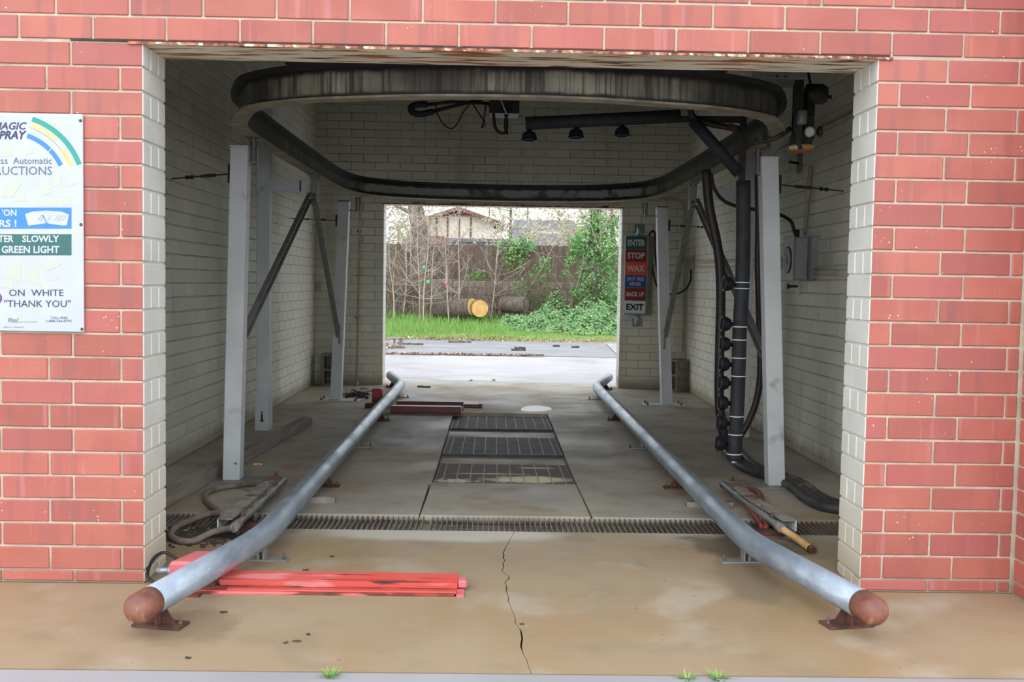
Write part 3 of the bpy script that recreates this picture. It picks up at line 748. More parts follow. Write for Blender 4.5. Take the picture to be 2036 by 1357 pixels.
tie((1.836, 6.95, 1.97), (XR, 7.2, 1.97), 'thin tie rod from the rear post beside the signal sign')

# ================================================================== SPRAY BOOM
be = empty('spray_boom', (1.53, 2.3, .15), 'black inverted L spray boom with bell nozzles hanging from the track', 'spray boom')
YA = 2.3
vp = [PY(1478, 360, YA), PY(1478, 460, YA), PY(1476, 560, YA), PY(1471, 650, YA), PY(1468, 740, YA), PY(1466, 800, YA), PY(1462, 870, YA), PY(1459, 915, YA)]
build('vertical_pipe', MB().tube(cat(vp, 4), .047, 16), m_black, be)
build('pipe_tip', MB().tube([vp[-1], vp[-1]-V((0, 0, .02))], .016, 8), m_pale, be)
def vx(y):
    for a, b in zip([360, 460, 560, 650, 740, 800, 870, 915], [460, 560, 650, 740, 800, 870, 915, 960]):
        if a <= y <= b or b == 960:
            xs = dict(zip([360, 460, 560, 650, 740, 800, 870, 915, 960], [1478, 1478, 1476, 1471, 1468, 1466, 1462, 1459, 1456]))
            return xs[a]+(xs[b]-xs[a])*(y-a)/(b-a)
bell = [(.014, 0), (.016, .012), (.034, .020), (.046, .040), (.048, .062), (.054, .068), (.054, .076), (.040, .074), (.036, .05), (.01, .045)]
for y in (566, 646, 686, 726, 763, 803, 843, 884):
    c = PY(vx(y), y, YA); nz = build('nozzle', MB().lathe(bell, c+V((-.045, 0, 0)), (-1, 0, .06), 16), m_nozzle, be)
    build('stem', MB().tube([c+V((-.035, 0, 0)), c+V((-.06, 0, 0))], .008, 8), m_tie, nz)
for y in (562, 574, 650, 676, 712, 748, 828, 864, 903):
    c = PY(vx(y), y, YA); build('zip_tie', MB().tube([c-V((0, 0, .0035)), c+V((0, 0, .0035))], .0485, 16), m_tie, be)
a = PY(1478, 232, YA); build('steel_upright', MB().box(a.x-.02, a.x+.02, YA-.02, YA+.02, 1.97, a.z), m_darkst, be)
b_ = PY(1355, 232, YA)
build('steel_arm', MB().bar((a.x+.02, YA, a.z-.02), (b_.x-.02, YA, a.z-.025), .03, .04), m_darkst, be)
hp = [PY(1352, 231, YA), PY(1045, 246, YA)]
build('horizontal_pipe', MB().tube(hp, .042, 16), m_black, be)
for x, y in ((1053, 246), (1146, 241), (1238, 237)):
    c = PY(x, y, YA); nz = build('nozzle', MB().lathe(bell, c+V((0, 0, -.035)), (0, 0, -1), 16), m_nozzle, be)
    build('stem', MB().tube([c+V((0, 0, -.03)), c+V((0, 0, -.055))], .008, 8), m_nozzle, nz)
build('diagonal_pipe', MB().tube([PY(1377, 240, YA-.06), PY(1470, 345, YA-.06)], .038, 14), m_black, be)
build('feed_hose', MB().tube(cat([PY(1372, 205, YA-.03), PY(1378, 232, YA-.03), PY(1410, 246, YA-.03), PY(1440, 252, YA-.03), PY(1470, 258, YA-.03)], 5), .02, 10), m_hose, be)
build('brass_fitting', MB().tube([PY(1448, 252, YA-.03), PY(1466, 257, YA-.03)], .024, 10), m_rust, be)
# hoses hanging behind the boom
YH = 3.25
build('hanging_hose', MB().tube(cat([PY(1404, 338, YH), PY(1410, 410, YH), PY(1428, 500, YH), PY(1433, 580, YH), PY(1431, 690, YH), PY(1430, 790, YH), PY(1437, 855, YH), PY(1452, 893, YH), G(1470, 915, .05)], 6), .036, 12), m_hose, None, 'thick dark hose hanging left of the nozzle pipe down to the floor hoses', 'hose', 'hoses hanging from the track')
build('hanging_hose', MB().tube(cat([PY(1506, 300, YH), PY(1508, 420, YH), PY(1507, 520, YH), PY(1510, 640, YH), PY(1512, 740, YH), PY(1503, 800, YH), PY(1485, 845, YH), PY(1464, 878, YH)], 6), .026, 12), m_hose, None, 'dark hose hanging in a long loop between the front post and nozzle pipe', 'hose', 'hoses hanging from the track')
build('slack_cable', MB().tube(cat([PY(1414, 345, 3.6), PY(1420, 375, 3.6), PY(1440, 400, 3.6), PY(1475, 413, 3.6), PY(1512, 418, 3.6), PY(1545, 425, 3.6), PX(1572, 440, XR-.15), PX(1580, 465, XR-.12)], 6), .014, 8), m_hose, None, 'slack cable drooping from the track to the grey control box', 'cable')
fh = [(1.87, 4.0), (1.80, 3.35), (1.79, 2.85), (1.905, 2.46), (1.93, 2.15), (1.915, 1.88), (1.95, 1.66), (2.10, 1.53), (2.36, 1.46)]
for i, (off, lb) in enumerate(((-.055, 'thick black floor hose, the one next to the front post plate'), (.0, 'thick black floor hose, middle one of three round the front post'), (.055, 'thick black floor hose, the one towards the side wall'))):
    build('floor_hose', MB().tube(cat([(x+off*(1 if j < 7 else .3), y+off*(.3 if j < 6 else .9), .031) for j, (x, y) in enumerate(fh)], 6), .029, 12), m_bigh, None, lb, 'hose', 'thick hoses lying on the floor')

# ================================================================== TROLLEY
t_ = empty('wash_trolley', (1.68, 1.6, 2.1), 'dark motor trolley with pale top box riding the oval track', 'trolley')
c0, c1 = PY(1512, 118, 1.58), PY(1594, 163, 1.58)
build('housing', MB().box(c0.x, c1.x+.01, 1.50, 1.78, c1.z, c1.z+.22, .008), m_boxgrey, t_)
for x, y in ((1545, 152), (1562, 152)): build('rivet', MB().lathe([(.008, 0), (.005, .005)], PY(x, y, 1.50), (0, -1, 0), 8), m_bolt, t_)
p = PY(1587, 166, 1.58)
build('side_plate', MB().box(p.x-.035, p.x+.012, 1.52, 1.532, 2.20, c1.z).box(p.x+.004, p.x+.014, 1.515, 1.70, 2.17, c1.z).box(p.x-.02, p.x+.012, 1.52, 1.532, 2.13, 2.2), m_darkst, t_)
build('motor', MB().lathe([(.03, 0), (.055, .01), (.06, .02), (.06, .10), (.045, .13)], (1.72, 1.66, 2.44), (1, -.1, 0), 16).lathe([(.035, 0), (.035, .26)], (1.75, 1.66, 2.18), (0, 0, 1), 12), m_darkst, t_)
q = PY(1628, 189, 1.6); build('shaft', MB().tube([V((1.80, 1.66, q.z)), V((1.88, 1.66, q.z))], .012, 10), m_darkst, t_)
for zz, yy in ((2.27, 1.50), (2.33, 1.55)): build('track_roller', MB().lathe([(.022, 0), (.03, .01), (.03, .07), (.022, .08)], (1.665 if zz < 2.3 else 1.655, yy, zz-.03), (0, 0, 1), 14), m_brace, t_)
d = PY(1596, 290, 1.6)
build('rusty_disc', MB().lathe([(.055, 0), (.07, .008), (.074, .03), (.06, .04)], (d.x, 1.62, 2.10), (0, 0, 1), 20), m_rustw, t_)
build('disc_bracket', MB().box(d.x-.05, d.x+.05, 1.58, 1.70, 2.14, 2.20).tube([(d.x-.05, 1.58, 2.19), (d.x-.03, 1.54, 2.11)], .012, 8), m_darkst, t_)
e2 = PY(1608, 263, 1.58); build('white_cap', MB().lathe([(.03, 0), (.03, .03), (.02, .04)], (e2.x, 1.585, e2.z), (0, -1, 0), 14), m_pale, t_)
build('gear_lump', MB().box(1.70, 1.76, 1.6, 1.72, 2.2, 2.32, .01).lathe([(.012, 0), (.03, .01), (.03, .025)], (1.79, 1.62, 2.22), (1, 0, 0), 8), m_darkst, t_)
build('drive_chain', MB().tube(cat([PY(1500, 285, 1.62), PY(1525, 280, 1.62), PY(1548, 272, 1.6), PY(1572, 255, 1.6)], 4), .014, 8).box(1.44, 1.47, 1.6, 1.62, 2.14, 2.2).box(1.50, 1.52, 1.6, 1.62, 2.12, 2.19), m_darkst, t_)
build('cable_loop', MB().tube(cat([V((1.70, 1.64, 2.72)), PY(1606, 140, 1.64), PY(1611, 165, 1.64), PY(1612, 190, 1.64), V((1.76, 1.64, 2.4))], 5), .008, 8), m_nozzle, t_)

# ================================================================== OVERHEAD SWIVEL in the bay centre
s_ = empty('overhead_swivel', (0, 3.9, 2.48), 'dark swivel box with looped hoses hanging from the ceiling centre', 'swivel')
build('hanger_column', MB().box(-.06, .17, 3.86, 4.04, 2.86, ZC, .004), m_post, s_)
b0, b1 = PY(973, 200, 3.9), PY(1032, 229, 3.9)
build('box_body', MB().box(b0.x, b1.x, 3.82, 4.08, b1.z, 2.87, .006), m_darkst, s_)
build('pale_rod', MB().tube([PY(995, 196, 3.8), PY(1007, 226, 3.8)], .006, 6), m_pale, s_)
build('drop_fitting', MB().lathe([(.02, 0), (.02, .02), (.013, .03), (.018, .06), (.018, .12), (.012, .14), (.022, .16)], PY(1006, 269, 3.84), (0, 0, 1), 12), m_darkst, s_)
build('elbow_hose', MB().tube(cat([PY(970, 205, 3.86), PY(979, 218, 3.86), PY(982, 235, 3.86), PY(984, 252, 3.86), PY(992, 263, 3.86), PY(1004, 266, 3.86)], 5), .013, 8), m_hose, s_)
build('u_hose', MB().tube(cat([PY(850, 208, 3.86), PY(832, 208, 3.86), PY(818, 213, 3.86), PY(820, 223, 3.86), PY(836, 227, 3.86), PY(862, 222, 3.86)], 6), .026, 12), m_black, s_)
build('steel_pipe', MB().tube([PY(848, 208, 3.86), PY(900, 203, 3.88), PY(972, 206, 3.9)], .013, 8), m_darkst, s_)
build('steel_pipe', MB().tube([PY(860, 222, 3.86), PY(900, 212, 3.88), PY(960, 197, 3.92)], .015, 8), m_hose, s_)
build('hanging_wire', MB().tube(cat([PY(866, 207, 3.85), PY(868, 222, 3.85), PY(880, 245, 3.85), PY(896, 256, 3.85), PY(908, 248, 3.85), PY(922, 222, 3.85), PY(934, 207, 3.85)], 5), .006, 6), m_nozzle, s_)
build('hanging_wire', MB().tube(cat([PY(940, 207, 3.85), PY(955, 230, 3.85), PY(964, 243, 3.85), PY(958, 255, 3.85), PY(962, 236, 3.85), PY(966, 208, 3.85)], 5), .006, 6), m_nozzle, s_)

# ================================================================== SENSOR TREADLES
e = empty('tire_treadle', (-.72, -.02, 0), 'bright red worn metal treadle bar lying across the entrance', 'treadle')
xa, xb_ = G(430, 1172).x, G(908, 1187).x
build('base_plate', MB().box(xa-.06, xb_, -.14, -.005, .0, .012, .002), m_redrust, e)
build('top_flap', MB().add([(-1.21, -.045, .012), (xb_+.0, -.06, .012), (xb_+.0, .055, .012), (-1.21, .06, .012), (-1.215, -.045, .034), (xb_, -.06, .034), (xb_, .05, .046), (-1.215, .055, .046)], [(3, 2, 1, 0), (4, 5, 6, 7), (0, 1, 5, 4), (1, 2, 6, 5), (2, 3, 7, 6), (3, 0, 4, 7)]), m_red, e)
build('front_strip', MB().box(-1.16, xb_, -.135, -.10, .012, .020, .002), m_red, e)
build('end_hinge', MB().box(xb_+.002, xb_+.04, -.06, .01, .012, .045, .006).box(xb_-.01, xb_+.03, -.14, -.06, 0, .01), m_pink, e)
build('hinge_knuckle', MB().tube([(-1.25, -.03, .03), (-1.215, -.03, .03)], .02, 10).box(-1.26, -1.225, -.07, 0, .0, .03), m_rust, e)
build('groove', MB().box(-.78, -.42, -.036, -.031, .0345, .0372), m_rust, e)
e = empty('sensor_box', (-1.375, .02, 0), 'faded pink sensor box behind the guide rail', 'sensor box')
bx0, bx1 = PY(345, 1122, -.02).x, PY(385, 1122, -.02).x
build('cover', MB().obox((( bx0+bx1)/2+.03, .06, .056), (.062, 0, 0), (.03, .10, 0), (0, 0, .05), .012), m_pink, e)
build('base_plate', MB().box(-1.44, -1.26, -.19, .17, .0, .007), m_redrust, e)
build('conduit_stub', MB().tube([(-1.5, .03, .05), (-1.43, .03, .05)], .014, 10).lathe([(.02, 0), (.02, .02)], (-1.45, .03, .05), (1, 0, 0), 8), m_galv, e)
build('cable', MB().tube(cat([(-1.42, .12, .06), (-1.50, .14, .10), (-1.535, .08, .08), (-1.53, .0, .03), (-1.46, -.06, .012)], 5), .007, 8), m_nozzle, e)
# rear
e = empty('tire_treadle', (-.7, 5.95, 0), 'dark red double treadle bar at the edge of the pit', 'treadle')
build('base_plate', MB().box(-1.07, -.37, 5.86, 6.16, 0, .01), m_dred, e)
build('channel', MB().box(-1.07, -.37, 5.875, 5.985, .01, .075, .004), m_dred, e)
build('end_face', MB().box(-.37, -.364, 5.88, 5.98, .012, .07), m_pale, e)
build('channel', MB().box(-1.05, -.36, 6.30, 6.38, .03, .075, .004).box(-1.05, -.36, 6.16, 6.38, .0, .03), m_dred, e)
build('side_bar', MB().box(-.36, -.17, 6.46, 6.50, .0, .035, .003).box(-.2, -.165, 6.43, 6.52, 0, .045, .004), m_dred, e)
e = empty('sensor_box', (-1.27, 6.5, 0), 'small bright red upright sensor box near the conduit foot', 'sensor box')
build('cover', MB().box(-1.322, -1.222, 6.44, 6.56, .0, .185, .006), m_bred, e)
build('base_plate', MB().box(-1.34, -1.2, 6.42, 6.60, 0, .006), m_rust, e)
e = empty('junction_cover', (-1.32, 6.36, 0), 'low bright red box lying by the upright sensor box', 'junction box')
build('cover', MB().box(-1.378, -1.275, 6.30, 6.40, .0, .045, .006), m_bred, e)
build('lid', MB().box(-1.372, -1.281, 6.306, 6.394, .045, .049), m_pink, e)

# ================================================================== UNDERCARRIAGE SPRAY MANIFOLDS
e = empty('spray_manifold', (-1.35, 1.5, 0), 'grey corroded spray manifold with looped grey hoses over the drain', 'spray manifold', 'undercarriage spray manifolds')
n0, n1 = G(447, 1033, .10), G(546, 948, .085)
d = (n1-n0).normalized(); c = d.cross(V((0, 0, 1))).normalized()
build('angle_iron', MB().bar(n0, n1, .075, .006), m_scale, e)
build('angle_iron_leg', MB().bar(n0-c*.036-V((0, 0, .028)), n1-c*.036-V((0, 0, .028)), .006, .06), m_post, e)
q0, q1 = n0+c*.06-d*.06-V((0, 0, .03)), n1+c*.055+d*.01-V((0, 0, .025))
pp = [q0+(q1-q0)*t for t in (0, .08, .09, .2, .21, .38, .40, .44, .46, .64, .66, .72, .74, .9, 1)]
rr = [.024, .024, .02, .02, .022, .022, .028, .028, .02, .02, .026, .026, .019, .019, .024]
build('manifold_pipe', MB().tube(pp, rr, 14), m_brace, e)
for t in (.15, .3, .55, .8): 
    qq = q0+(q1-q0)*t; build('spray_tip', MB().lathe([(.012, 0), (.012, .012), (.006, .014), (.006, .03)], qq+V((0, 0, .018)), (0, 0, 1), 8), m_bolt, e)
qq = q0+(q1-q0)*.36; build('stand', MB().tube([qq, V((qq.x, qq.y, .0))], .016, 10), m_brace, e)
build('cross_channel', MB().box(-1.25, -.98, 1.64, 1.72, .0, .04, .003), m_scale, e); build('cross_channel', MB().box(-1.40, -1.22, .985, 1.03, 0, .03), m_rust, e)
hz = .018
build('grey_hose', MB().tube(cat([q0, G(425, 1058, .04), G(385, 1076, hz), G(355, 1075, hz), G(340, 1064, hz), G(352, 1048, hz), G(385, 1033, .03), G(420, 1022, .05), G(445, 1024, .06)], 6), .017, 10), m_hoseg, e)
build('grey_hose', MB().tube(cat([G(437, 1018, .05), G(418, 1005, hz), G(408, 993, hz), G(412, 980, hz), G(440, 970, hz), G(480, 965, .03), n1-d*.25], 6), .017, 10), m_hoseg, e)
e = empty('spray_manifold', (1.45, 1.5, 0), 'rusty spray manifold with red hoses and tan hose end over the drain', 'spray manifold', 'undercarriage spray manifolds')
n0, n1 = G(1570, 1036, .10), G(1492, 990, .10); n2 = G(1455, 958, .085)
d = (n1-n0).normalized(); c = V((0, 0, 1)).cross(d).normalized()
build('angle_iron', MB().bar(n0, n1, .075, .006).bar(n1, n2, .075, .006), m_scale, e)
build('angle_iron_leg', MB().bar(n0-c*.036-V((0, 0, .028)), n1-c*.036-V((0, 0, .028)), .006, .06), m_post, e)
q0, q1 = n0+c*.06-d*.05-V((0, 0, .03)), n2+c*.05+d*.02-V((0, 0, .025))
pp = [q0+(q1-q0)*t for t in (0, .08, .09, .2, .21, .38, .40, .44, .46, .64, .66, .72, .74, .9, 1)]
build('manifold_pipe', MB().tube(pp, rr, 14), m_brace, e)
for t in (.15, .3, .55, .8):
    qq = q0+(q1-q0)*t; build('spray_tip', MB().lathe([(.012, 0), (.012, .012), (.006, .014), (.006, .03)], qq+V((0, 0, .018)), (0, 0, 1), 8), m_bolt, e)
qq = q0+(q1-q0)*.3; build('stand', MB().tube([qq, V((qq.x, qq.y, -.0))], .016, 10), m_brace, e)
te_ = [q0, G(1585, 1072, .035), G(1611, 1091, .019)]
build('tan_hose_end', MB().tube(cat(te_, 5), .019, 12), m_hoset, e)
build('rust_tip', MB().tube([te_[-1], te_[-1]+(te_[-1]-te_[-2]).normalized()*.03], .02, 12), m_rust, e)
build('red_hose', MB().tube(cat([q1, G(1450, 973, .02), G(1468, 974, .02), G(1495, 974, .03), G(1508, 980, .03), G(1514, 992, .03), G(1506, 1003, .04)], 6), .017, 10), m_hoser, e)
build('red_hose', MB().tube(cat([q0+(q1-q0)*.62, G(1510, 1040, .03), G(1515, 1052, .01), G(1525, 1047, .03), q0+(q1-q0)*.3], 6), .015, 10), m_hoser, e)
build('cross_channel', MB().box(1.10, 1.38, 1.66, 1.74, .0, .035, .003), m_scale, e); build('cross_channel', MB().box(1.33, 1.50, .985, 1.04, 0, .03), m_rust, e)

# ================================================================== TIMBER, BLOCKS, CONDUITS
a, b = G(335, 1000), G(612, 846)
e = empty('timber_beam', (a+b)/2, 'long weathered grey timber lying along the floor', 'timber')
a = a+(a-b).normalized()*.4
mid = a+(b-a)*.62; dd = (b-a).normalized(); cc = V((dd.y, -dd.x, 0))
build('plank', MB().bar(a+V((0, 0, .042)), mid+V((0, 0, .042)), .095, .084, bev=.005), m_wood, e)
build('plank', MB().bar(mid+dd*.012-cc*.01+V((0, 0, .04)), b-cc*.005+V((0, 0, .04)), .092, .078, bev=.006), m_wood, e)
def cinder(x, y, rz, label):
    e = empty('cinder_block', (x, y, 0), label, 'concrete block', 'concrete blocks in the back corners', rz)
    m = MB(); W, D, H, t = .095, .095, .40, .032
    m.box(-W, -W+t, -D, D, 0, H, .004); m.box(W-t, W, -D, D, 0, H, .004)
    for z in (0, H/2-t/2, H-t): m.box(-W+t, W-t, -D, D, z, z+t)
    build('shell', m, m_block, e)
    build('web_fill', MB().box(-W+t, W-t, D-.025, D-.01, t, H-t), m_block, e)
cinder(-2.09, 8.60, 0, 'upright cinder block with two hollow cells behind the rear post')
cinder(2.27, 8.50, math.radians(-68), 'upright cinder block turned side-on against the wall by the sign')
def conduit(pts, r, label, name='conduit', clips=(), mat=m_conduit, n=3):
    pp = pts; e = empty(name, pp[0], label, 'conduit')
    build('pipe', MB().tube(pp, r, 10), mat, e)
    for p in clips:
        p = V(p); build('clip', MB().obox(p, (r*2.2, 0, 0) if abs(p.y-YB) < .1 else (.006, 0, 0), (0, .006, 0) if abs(p.y-YB) < .1 else (0, r*2.2, 0), (0, 0, .008)), m_bolt, e)
    return e
a = PY(716, 392, YB-.03); b = PY(709, 755, YB-.03)
conduit([PY(790, 388, YB-.03), PY(722, 390, YB-.03), a-V((0, 0, .02)), b, V((b.x+.02, YB-.12, .05)), V((b.x+.05, YB-.28, .02))], .013, 'thin vertical conduit down the back wall with debris at its foot', clips=[PY(714, 460, YB-.02), PY(712, 548, YB-.02), PY(710, 632, YB-.02)])
X = XR-.03
conduit([PX(1686, 543, X), PX(1594, 539, X)], .024, 'thick horizontal conduit running from the control box along the wall', clips=[PX(1680, 543, X+.02)])
conduit([PX(1612, 330, X), PX(1600, 468, X)], .016, 'vertical conduit dropping to the back of the control box')
conduit([PX(1700, 226, X), PX(1630, 258, X), PX(1550, 300, X)], .018, 'high conduit running along the wall behind the trolley')
conduit([PX(1565, 517, X), PX(1377, 520, X)], .014, 'upper one of two thin pipes behind the nozzle pipe')
conduit([PX(1565, 529, X), PX(1384, 532, X)], .012, 'lower one of two thin pipes behind the nozzle pipe')
e = empty('junction_box', PX(1378, 530, XR), 'small junction box at the end of the twin wall pipes', 'junction box')
c = PX(1379, 525, XR); build('box_body', MB().box(XR-.06, XR-.004, c.y-.14, c.y+.14, c.z-.07, c.z+.07, .004), m_conduit, e)
build('cable', MB().tube(cat([V((XR-.03, c.y, c.z-.06)), PY(1372, 560, 8.4), PY(1360, 578, 8.45), PY(1335, 586, 8.5), PY(1310, 575, 8.55), PY(1298, 540, 8.56), PY(1296, 500, 8.56)], 6), .012, 8), m_nozzle, e)
conduit([PY(1312, 396, YB-.03), PY(1340, 396, YB-.03), PY(1356, 402, YB-.03), PY(1362, 420, YB-.03), PY(1361, 540, YB-.03), PY(1358, 700, YB-.03)], .012, 'thin conduit bending down the back wall near the sign')
# control box
c = PX(1592, 470, XR); e = empty('control_box', (XR, 3.9, 1.28), 'grey wall control box with round grille and a flat box behind it', 'control box')
xa = XR-.17
y1, y0 = PX(1560, 525, xa).y, PX(1579, 525, xa).y
zt_, zb_ = PX(1579, 471, xa).z, PX(1579, 557, xa).z
build('enclosure', MB().box(xa, XR-.06, y0, y1, zb_, zt_, .012), m_boxgrey, e)
build('lid_rim', MB().box(xa-.012, xa+.0, y0-.008, y1+.008, zb_-.008, zt_+.008, .004), m_boxgrey, e)
cy, cz, rr_ = (y0+y1)/2, (zb_+zt_)/2-.01, min((y1-y0)*.40, .13)
gr = build('round_grille', MB().lathe([(rr_, 0), (rr_, .006), (rr_*.9, .008)], (xa-.012, cy, cz), (-1, 0, 0), 28), m_darkst, e)
build('grille_cross', MB().box(xa-.024, xa-.0195, cy-rr_*.3, cy+rr_*.3, cz-.012, cz+.012).box(xa-.024, xa-.0195, cy-.012, cy+.012, cz-rr_*.3, cz+rr_*.3), m_boxgrey, gr)
yb0, yb1 = PX(1613, 525, XR-.06).y, PX(1588, 525, XR-.06).y
build('back_box', MB().box(XR-.06, XR-.004, yb0, yb1, PX(1613, 580, XR-.06).z+.09, PX(1613, 470, XR-.06).z, .004), m_boxgrey, e)
build('top_gland', MB().tube([(xa+.05, cy, zt_), (xa+.05, cy, zt_+.06)], .022, 10), m_nozzle, e)
v = PX(1590, 570, XR); e = empty('wall_valve', (XR, v.y, v.z-.06), 'small tap on a back plate below the control box', 'valve')
build('plate', MB().box(XR-.02, XR-.006, v.y-.04, v.y+.04, v.z-.07, v.z+.07, .003), m_pale, e)
build('spindle', MB().tube([(XR-.02, v.y, v.z), (XR-.09, v.y, v.z)], .01, 8).lathe([(.022, 0), (.022, .015)], (XR-.09, v.y, v.z), (-1, 0, 0), 8), m_darkst, e)
v = PX(1593, 325, XR); e = empty('wall_bracket', (XR, v.y, v.z), 'small grey plate with a stub high on the wall by the trolley', 'bracket')
build('plate', MB().box(XR-.02, XR-.006, v.y-.06, v.y+.06, v.z-.08, v.z+.08, .003), m_brace, e)
build('stub', MB().tube([(XR-.02, v.y, v.z), (XR-.10, v.y, v.z+.01)], .01, 8), m_darkst, e)
c = PY(634, 570, YB-.01); e = empty('outlet_box', (c.x, YB-.02, c.z-.06), 'small white outlet box in the conduit corner', 'outlet box')
build('cover', MB().box(c.x-.03, c.x+.03, YB-.05, YB-.016, c.z-.06, c.z+.06, .004), m_conduit, e)
build('screw', MB().lathe([(.005, 0), (.004, .003)], (c.x, YB-.05, c.z), (0, -1, 0), 8), m_bolt, e)

# ================================================================== SIGNAL SIGN
W, H, D = .315, .985, .15
rz = math.radians(-32)
ctr = PY(1264, 548, 8.47)
e = empty('signal_sign', (ctr.x, ctr.y, ctr.z-H/2), 'tall six-panel wash signal sign reading ENTER STOP WAX SPOT FREE RINSE BACK UP EXIT', 'sign', None, rz)
build('case', MB().box(-W/2, W/2, 0, D, 0, H, .006), m_signbox, e)
rows = [('ENTER', 'green', 'text'), ('STOP', 'red', 'text'), ('WAX', 'orange', 'text'), ('SPOT FREE\nRINSE', 'blue', 'text'), ('BACK UP', 'red', 'text'), ('EXIT', 'exitw', 'black')]
ph = (H-.03)/6
for i, (s, bg, fg) in enumerate(rows):
    z1 = H-.012-i*ph; z0 = z1-ph+.006
    pn = build('panel', MB().box(-W/2+.018, W/2-.018, -.006, .002, z0, z1, .002), m_leg[bg], e)
    if '\n' in s:
        a, b = s.split('\n')
        text('lettering', a, (-W/2+.045, -.0062, z0+ph*.52), (1, 0, 0), (0, 0, 1), W-.085, ph*.28, m_leg[fg], pn, .02)
        text('lettering', b, (-.075, -.0062, z0+ph*.14), (1, 0, 0), (0, 0, 1), .15, ph*.28, m_leg[fg], pn, .02)
    else:
        hh = ph*(.36 if s == 'BACK UP' else .5); text('lettering', s, (-W/2+.042, -.0062, (z0+z1)/2-hh/2), (1, 0, 0), (0, 0, 1), W-.08, hh, m_leg[fg], pn, .035)
for z, s in ((H, 1), (0, -1)):
    build('elbow_fitting', MB().tube(cat([V((-.0, D*.5, z)), V((0, D*.5, z+s*.07)), V((-.02, D*.5+.04, z+s*.10)), V((-.06, D*.5+.16, z+s*.10))], 5), .03, 12).lathe([(.04, 0), (.04, .03)], (0, D*.5, z if s > 0 else z-.03), (0, 0, 1), 14), m_galv, e)
    build('wall_flange', MB().obox((-.07, D*.5+.165, z+s*.10), (.055, .034, 0), (.005, -.008, 0), (0, 0, .055)), m_brace, e)
build('side_cable', MB().tube(cat([V((W/2-.05, D-.03, H)), V((W/2-.02, D-.0, H+.06)), V((W/2+.02, D, H+.03)), V((W/2+.02, D+.02, H-.2)), V((W/2+.08, D+.03, H-.55)), V((W/2+.16, D+.02, H-.66))], 6), .012, 8), m_nozzle, e)

# ================================================================== INSTRUCTION BOARD
YF = -.012
tl, br = PY(167, 227, YF), PY(167, 661, YF)
bx0_ = PY(0, 400, YF).x-.28
e = empty('instruction_board', ((bx0_+br.x)/2, YF, br.z), 'white printed wash instruction board with green and blue arcs on brick wall', 'sign')
build('panel', MB().box(bx0_, br.x, YF, -.003, br.z, tl.z, .0025), m_board, e)
build('back_spacer', MB().box(bx0_+.02, br.x-.02, -.003, -.0013, br.z+.02, tl.z-.02), m_board, e)
YP = YF-.0006
def flat(name, px, mat, dy=0.):
    P = [PY(x, y, YP-dy) for x, y in px]; n = len(P)
    back = [p+V((0, .0005, 0)) for p in P]
    m = MB().add(P+back, [list(range(n)), list(reversed(range(n, 2*n)))]+[(i, n+i, n+(i+1) % n, (i+1) % n) for i in range(n)])
    build(name, m, mat, e)
def arc(name, c, r0, r1, a0, a1, mat, n=18, dy=.0002):
    A = [a0+(a1-a0)*i/n for i in range(n+1)]
    f = lambda r, a: (c[0]+r*math.cos(math.radians(a)), c[1]-r*math.sin(math.radians(a)))
    flat(name, [f(r1, a) for a in A]+[f(r0, a) for a in reversed(A)], mat, dy)
random.seed(11)
C0 = (16, 380)
arc('green_arc', C0, 146, 156, 71.5, 20.5, m_steal); arc('yellow_arc', C0, 136, 144, 70, 47, m_syel); arc('yellow_arc', C0, 130, 140, 38, 22, m_syel)
arc('red_arc', C0, 133, 133.8, 71, 24, m_sred, dy=.0004); arc('blue_arc', C0, 112, 121, 71, 45, m_sblue); arc('blue_arc', C0, 112, 121, 44, 26, m_sblue)
def rect(name, x0, x1, y0, y1, mat, dy=.0003): flat(name, [(x0, y0), (x1, y0), (x1, y1), (x0, y1)], mat, dy)
rect('blue_band', -95, 142, 413, 455, m_sblue); rect('green_band', -95, 142, 466, 508, m_sgreen)
flat('windshield_print', [(50, 426), (64, 421), (92, 419), (122, 421), (137, 427), (133, 448), (126, 449), (92, 444), (64, 448), (56, 449)], m_board, .0005)
flat('wiper_print', [(83, 427), (85, 427), (98, 450), (95, 450)], m_sblue, .0007)
for x in (75, 80, 94, 108, 113, 118, 124): flat('glint_print', [(x, 440), (x+.8, 440), (x+8, 428), (x+7.2, 428)], m_grey_ink, .0007)
polys = [[(6, 290), (24, 288), (24, 310), (4, 312)], [(52, 296), (62, 291), (66, 304), (50, 310)], [(8, 372), (34, 352), (42, 366), (24, 392), (4, 392)], [(28, 388), (48, 380), (54, 400), (26, 402)], [(80, 360), (98, 355), (104, 384), (84, 390)], [(104, 345), (122, 342), (120, 368), (106, 372)], [(128, 360), (156, 364), (130, 374)], [(68, 402), (112, 392), (116, 410), (68, 410)], [(120, 398), (138, 388), (142, 405), (122, 410)],
         [(14, 524), (44, 522), (42, 562), (9, 550)], [(52, 538), (74, 533), (82, 572), (48, 556)], [(84, 528), (118, 517), (122, 526), (90, 542)], [(94, 554), (112, 543), (118, 556), (96, 558)], [(4, 555), (28, 562), (26, 574), (4, 572)], [(62, 612), (78, 608), (76, 622), (64, 620)], [(30, 634), (42, 622), (44, 640), (32, 644)], [(64, 258), (76, 262), (60, 270)], [(66, 246), (110, 244), (108, 252), (70, 252)]]
for q in polys: flat('faded_patch', q, m_patch, .0001)
flat('purple_print', [(-8, 582), (0, 584), (4, 590), (4, 597), (0, 603), (-8, 605)], m_purple, .0004)
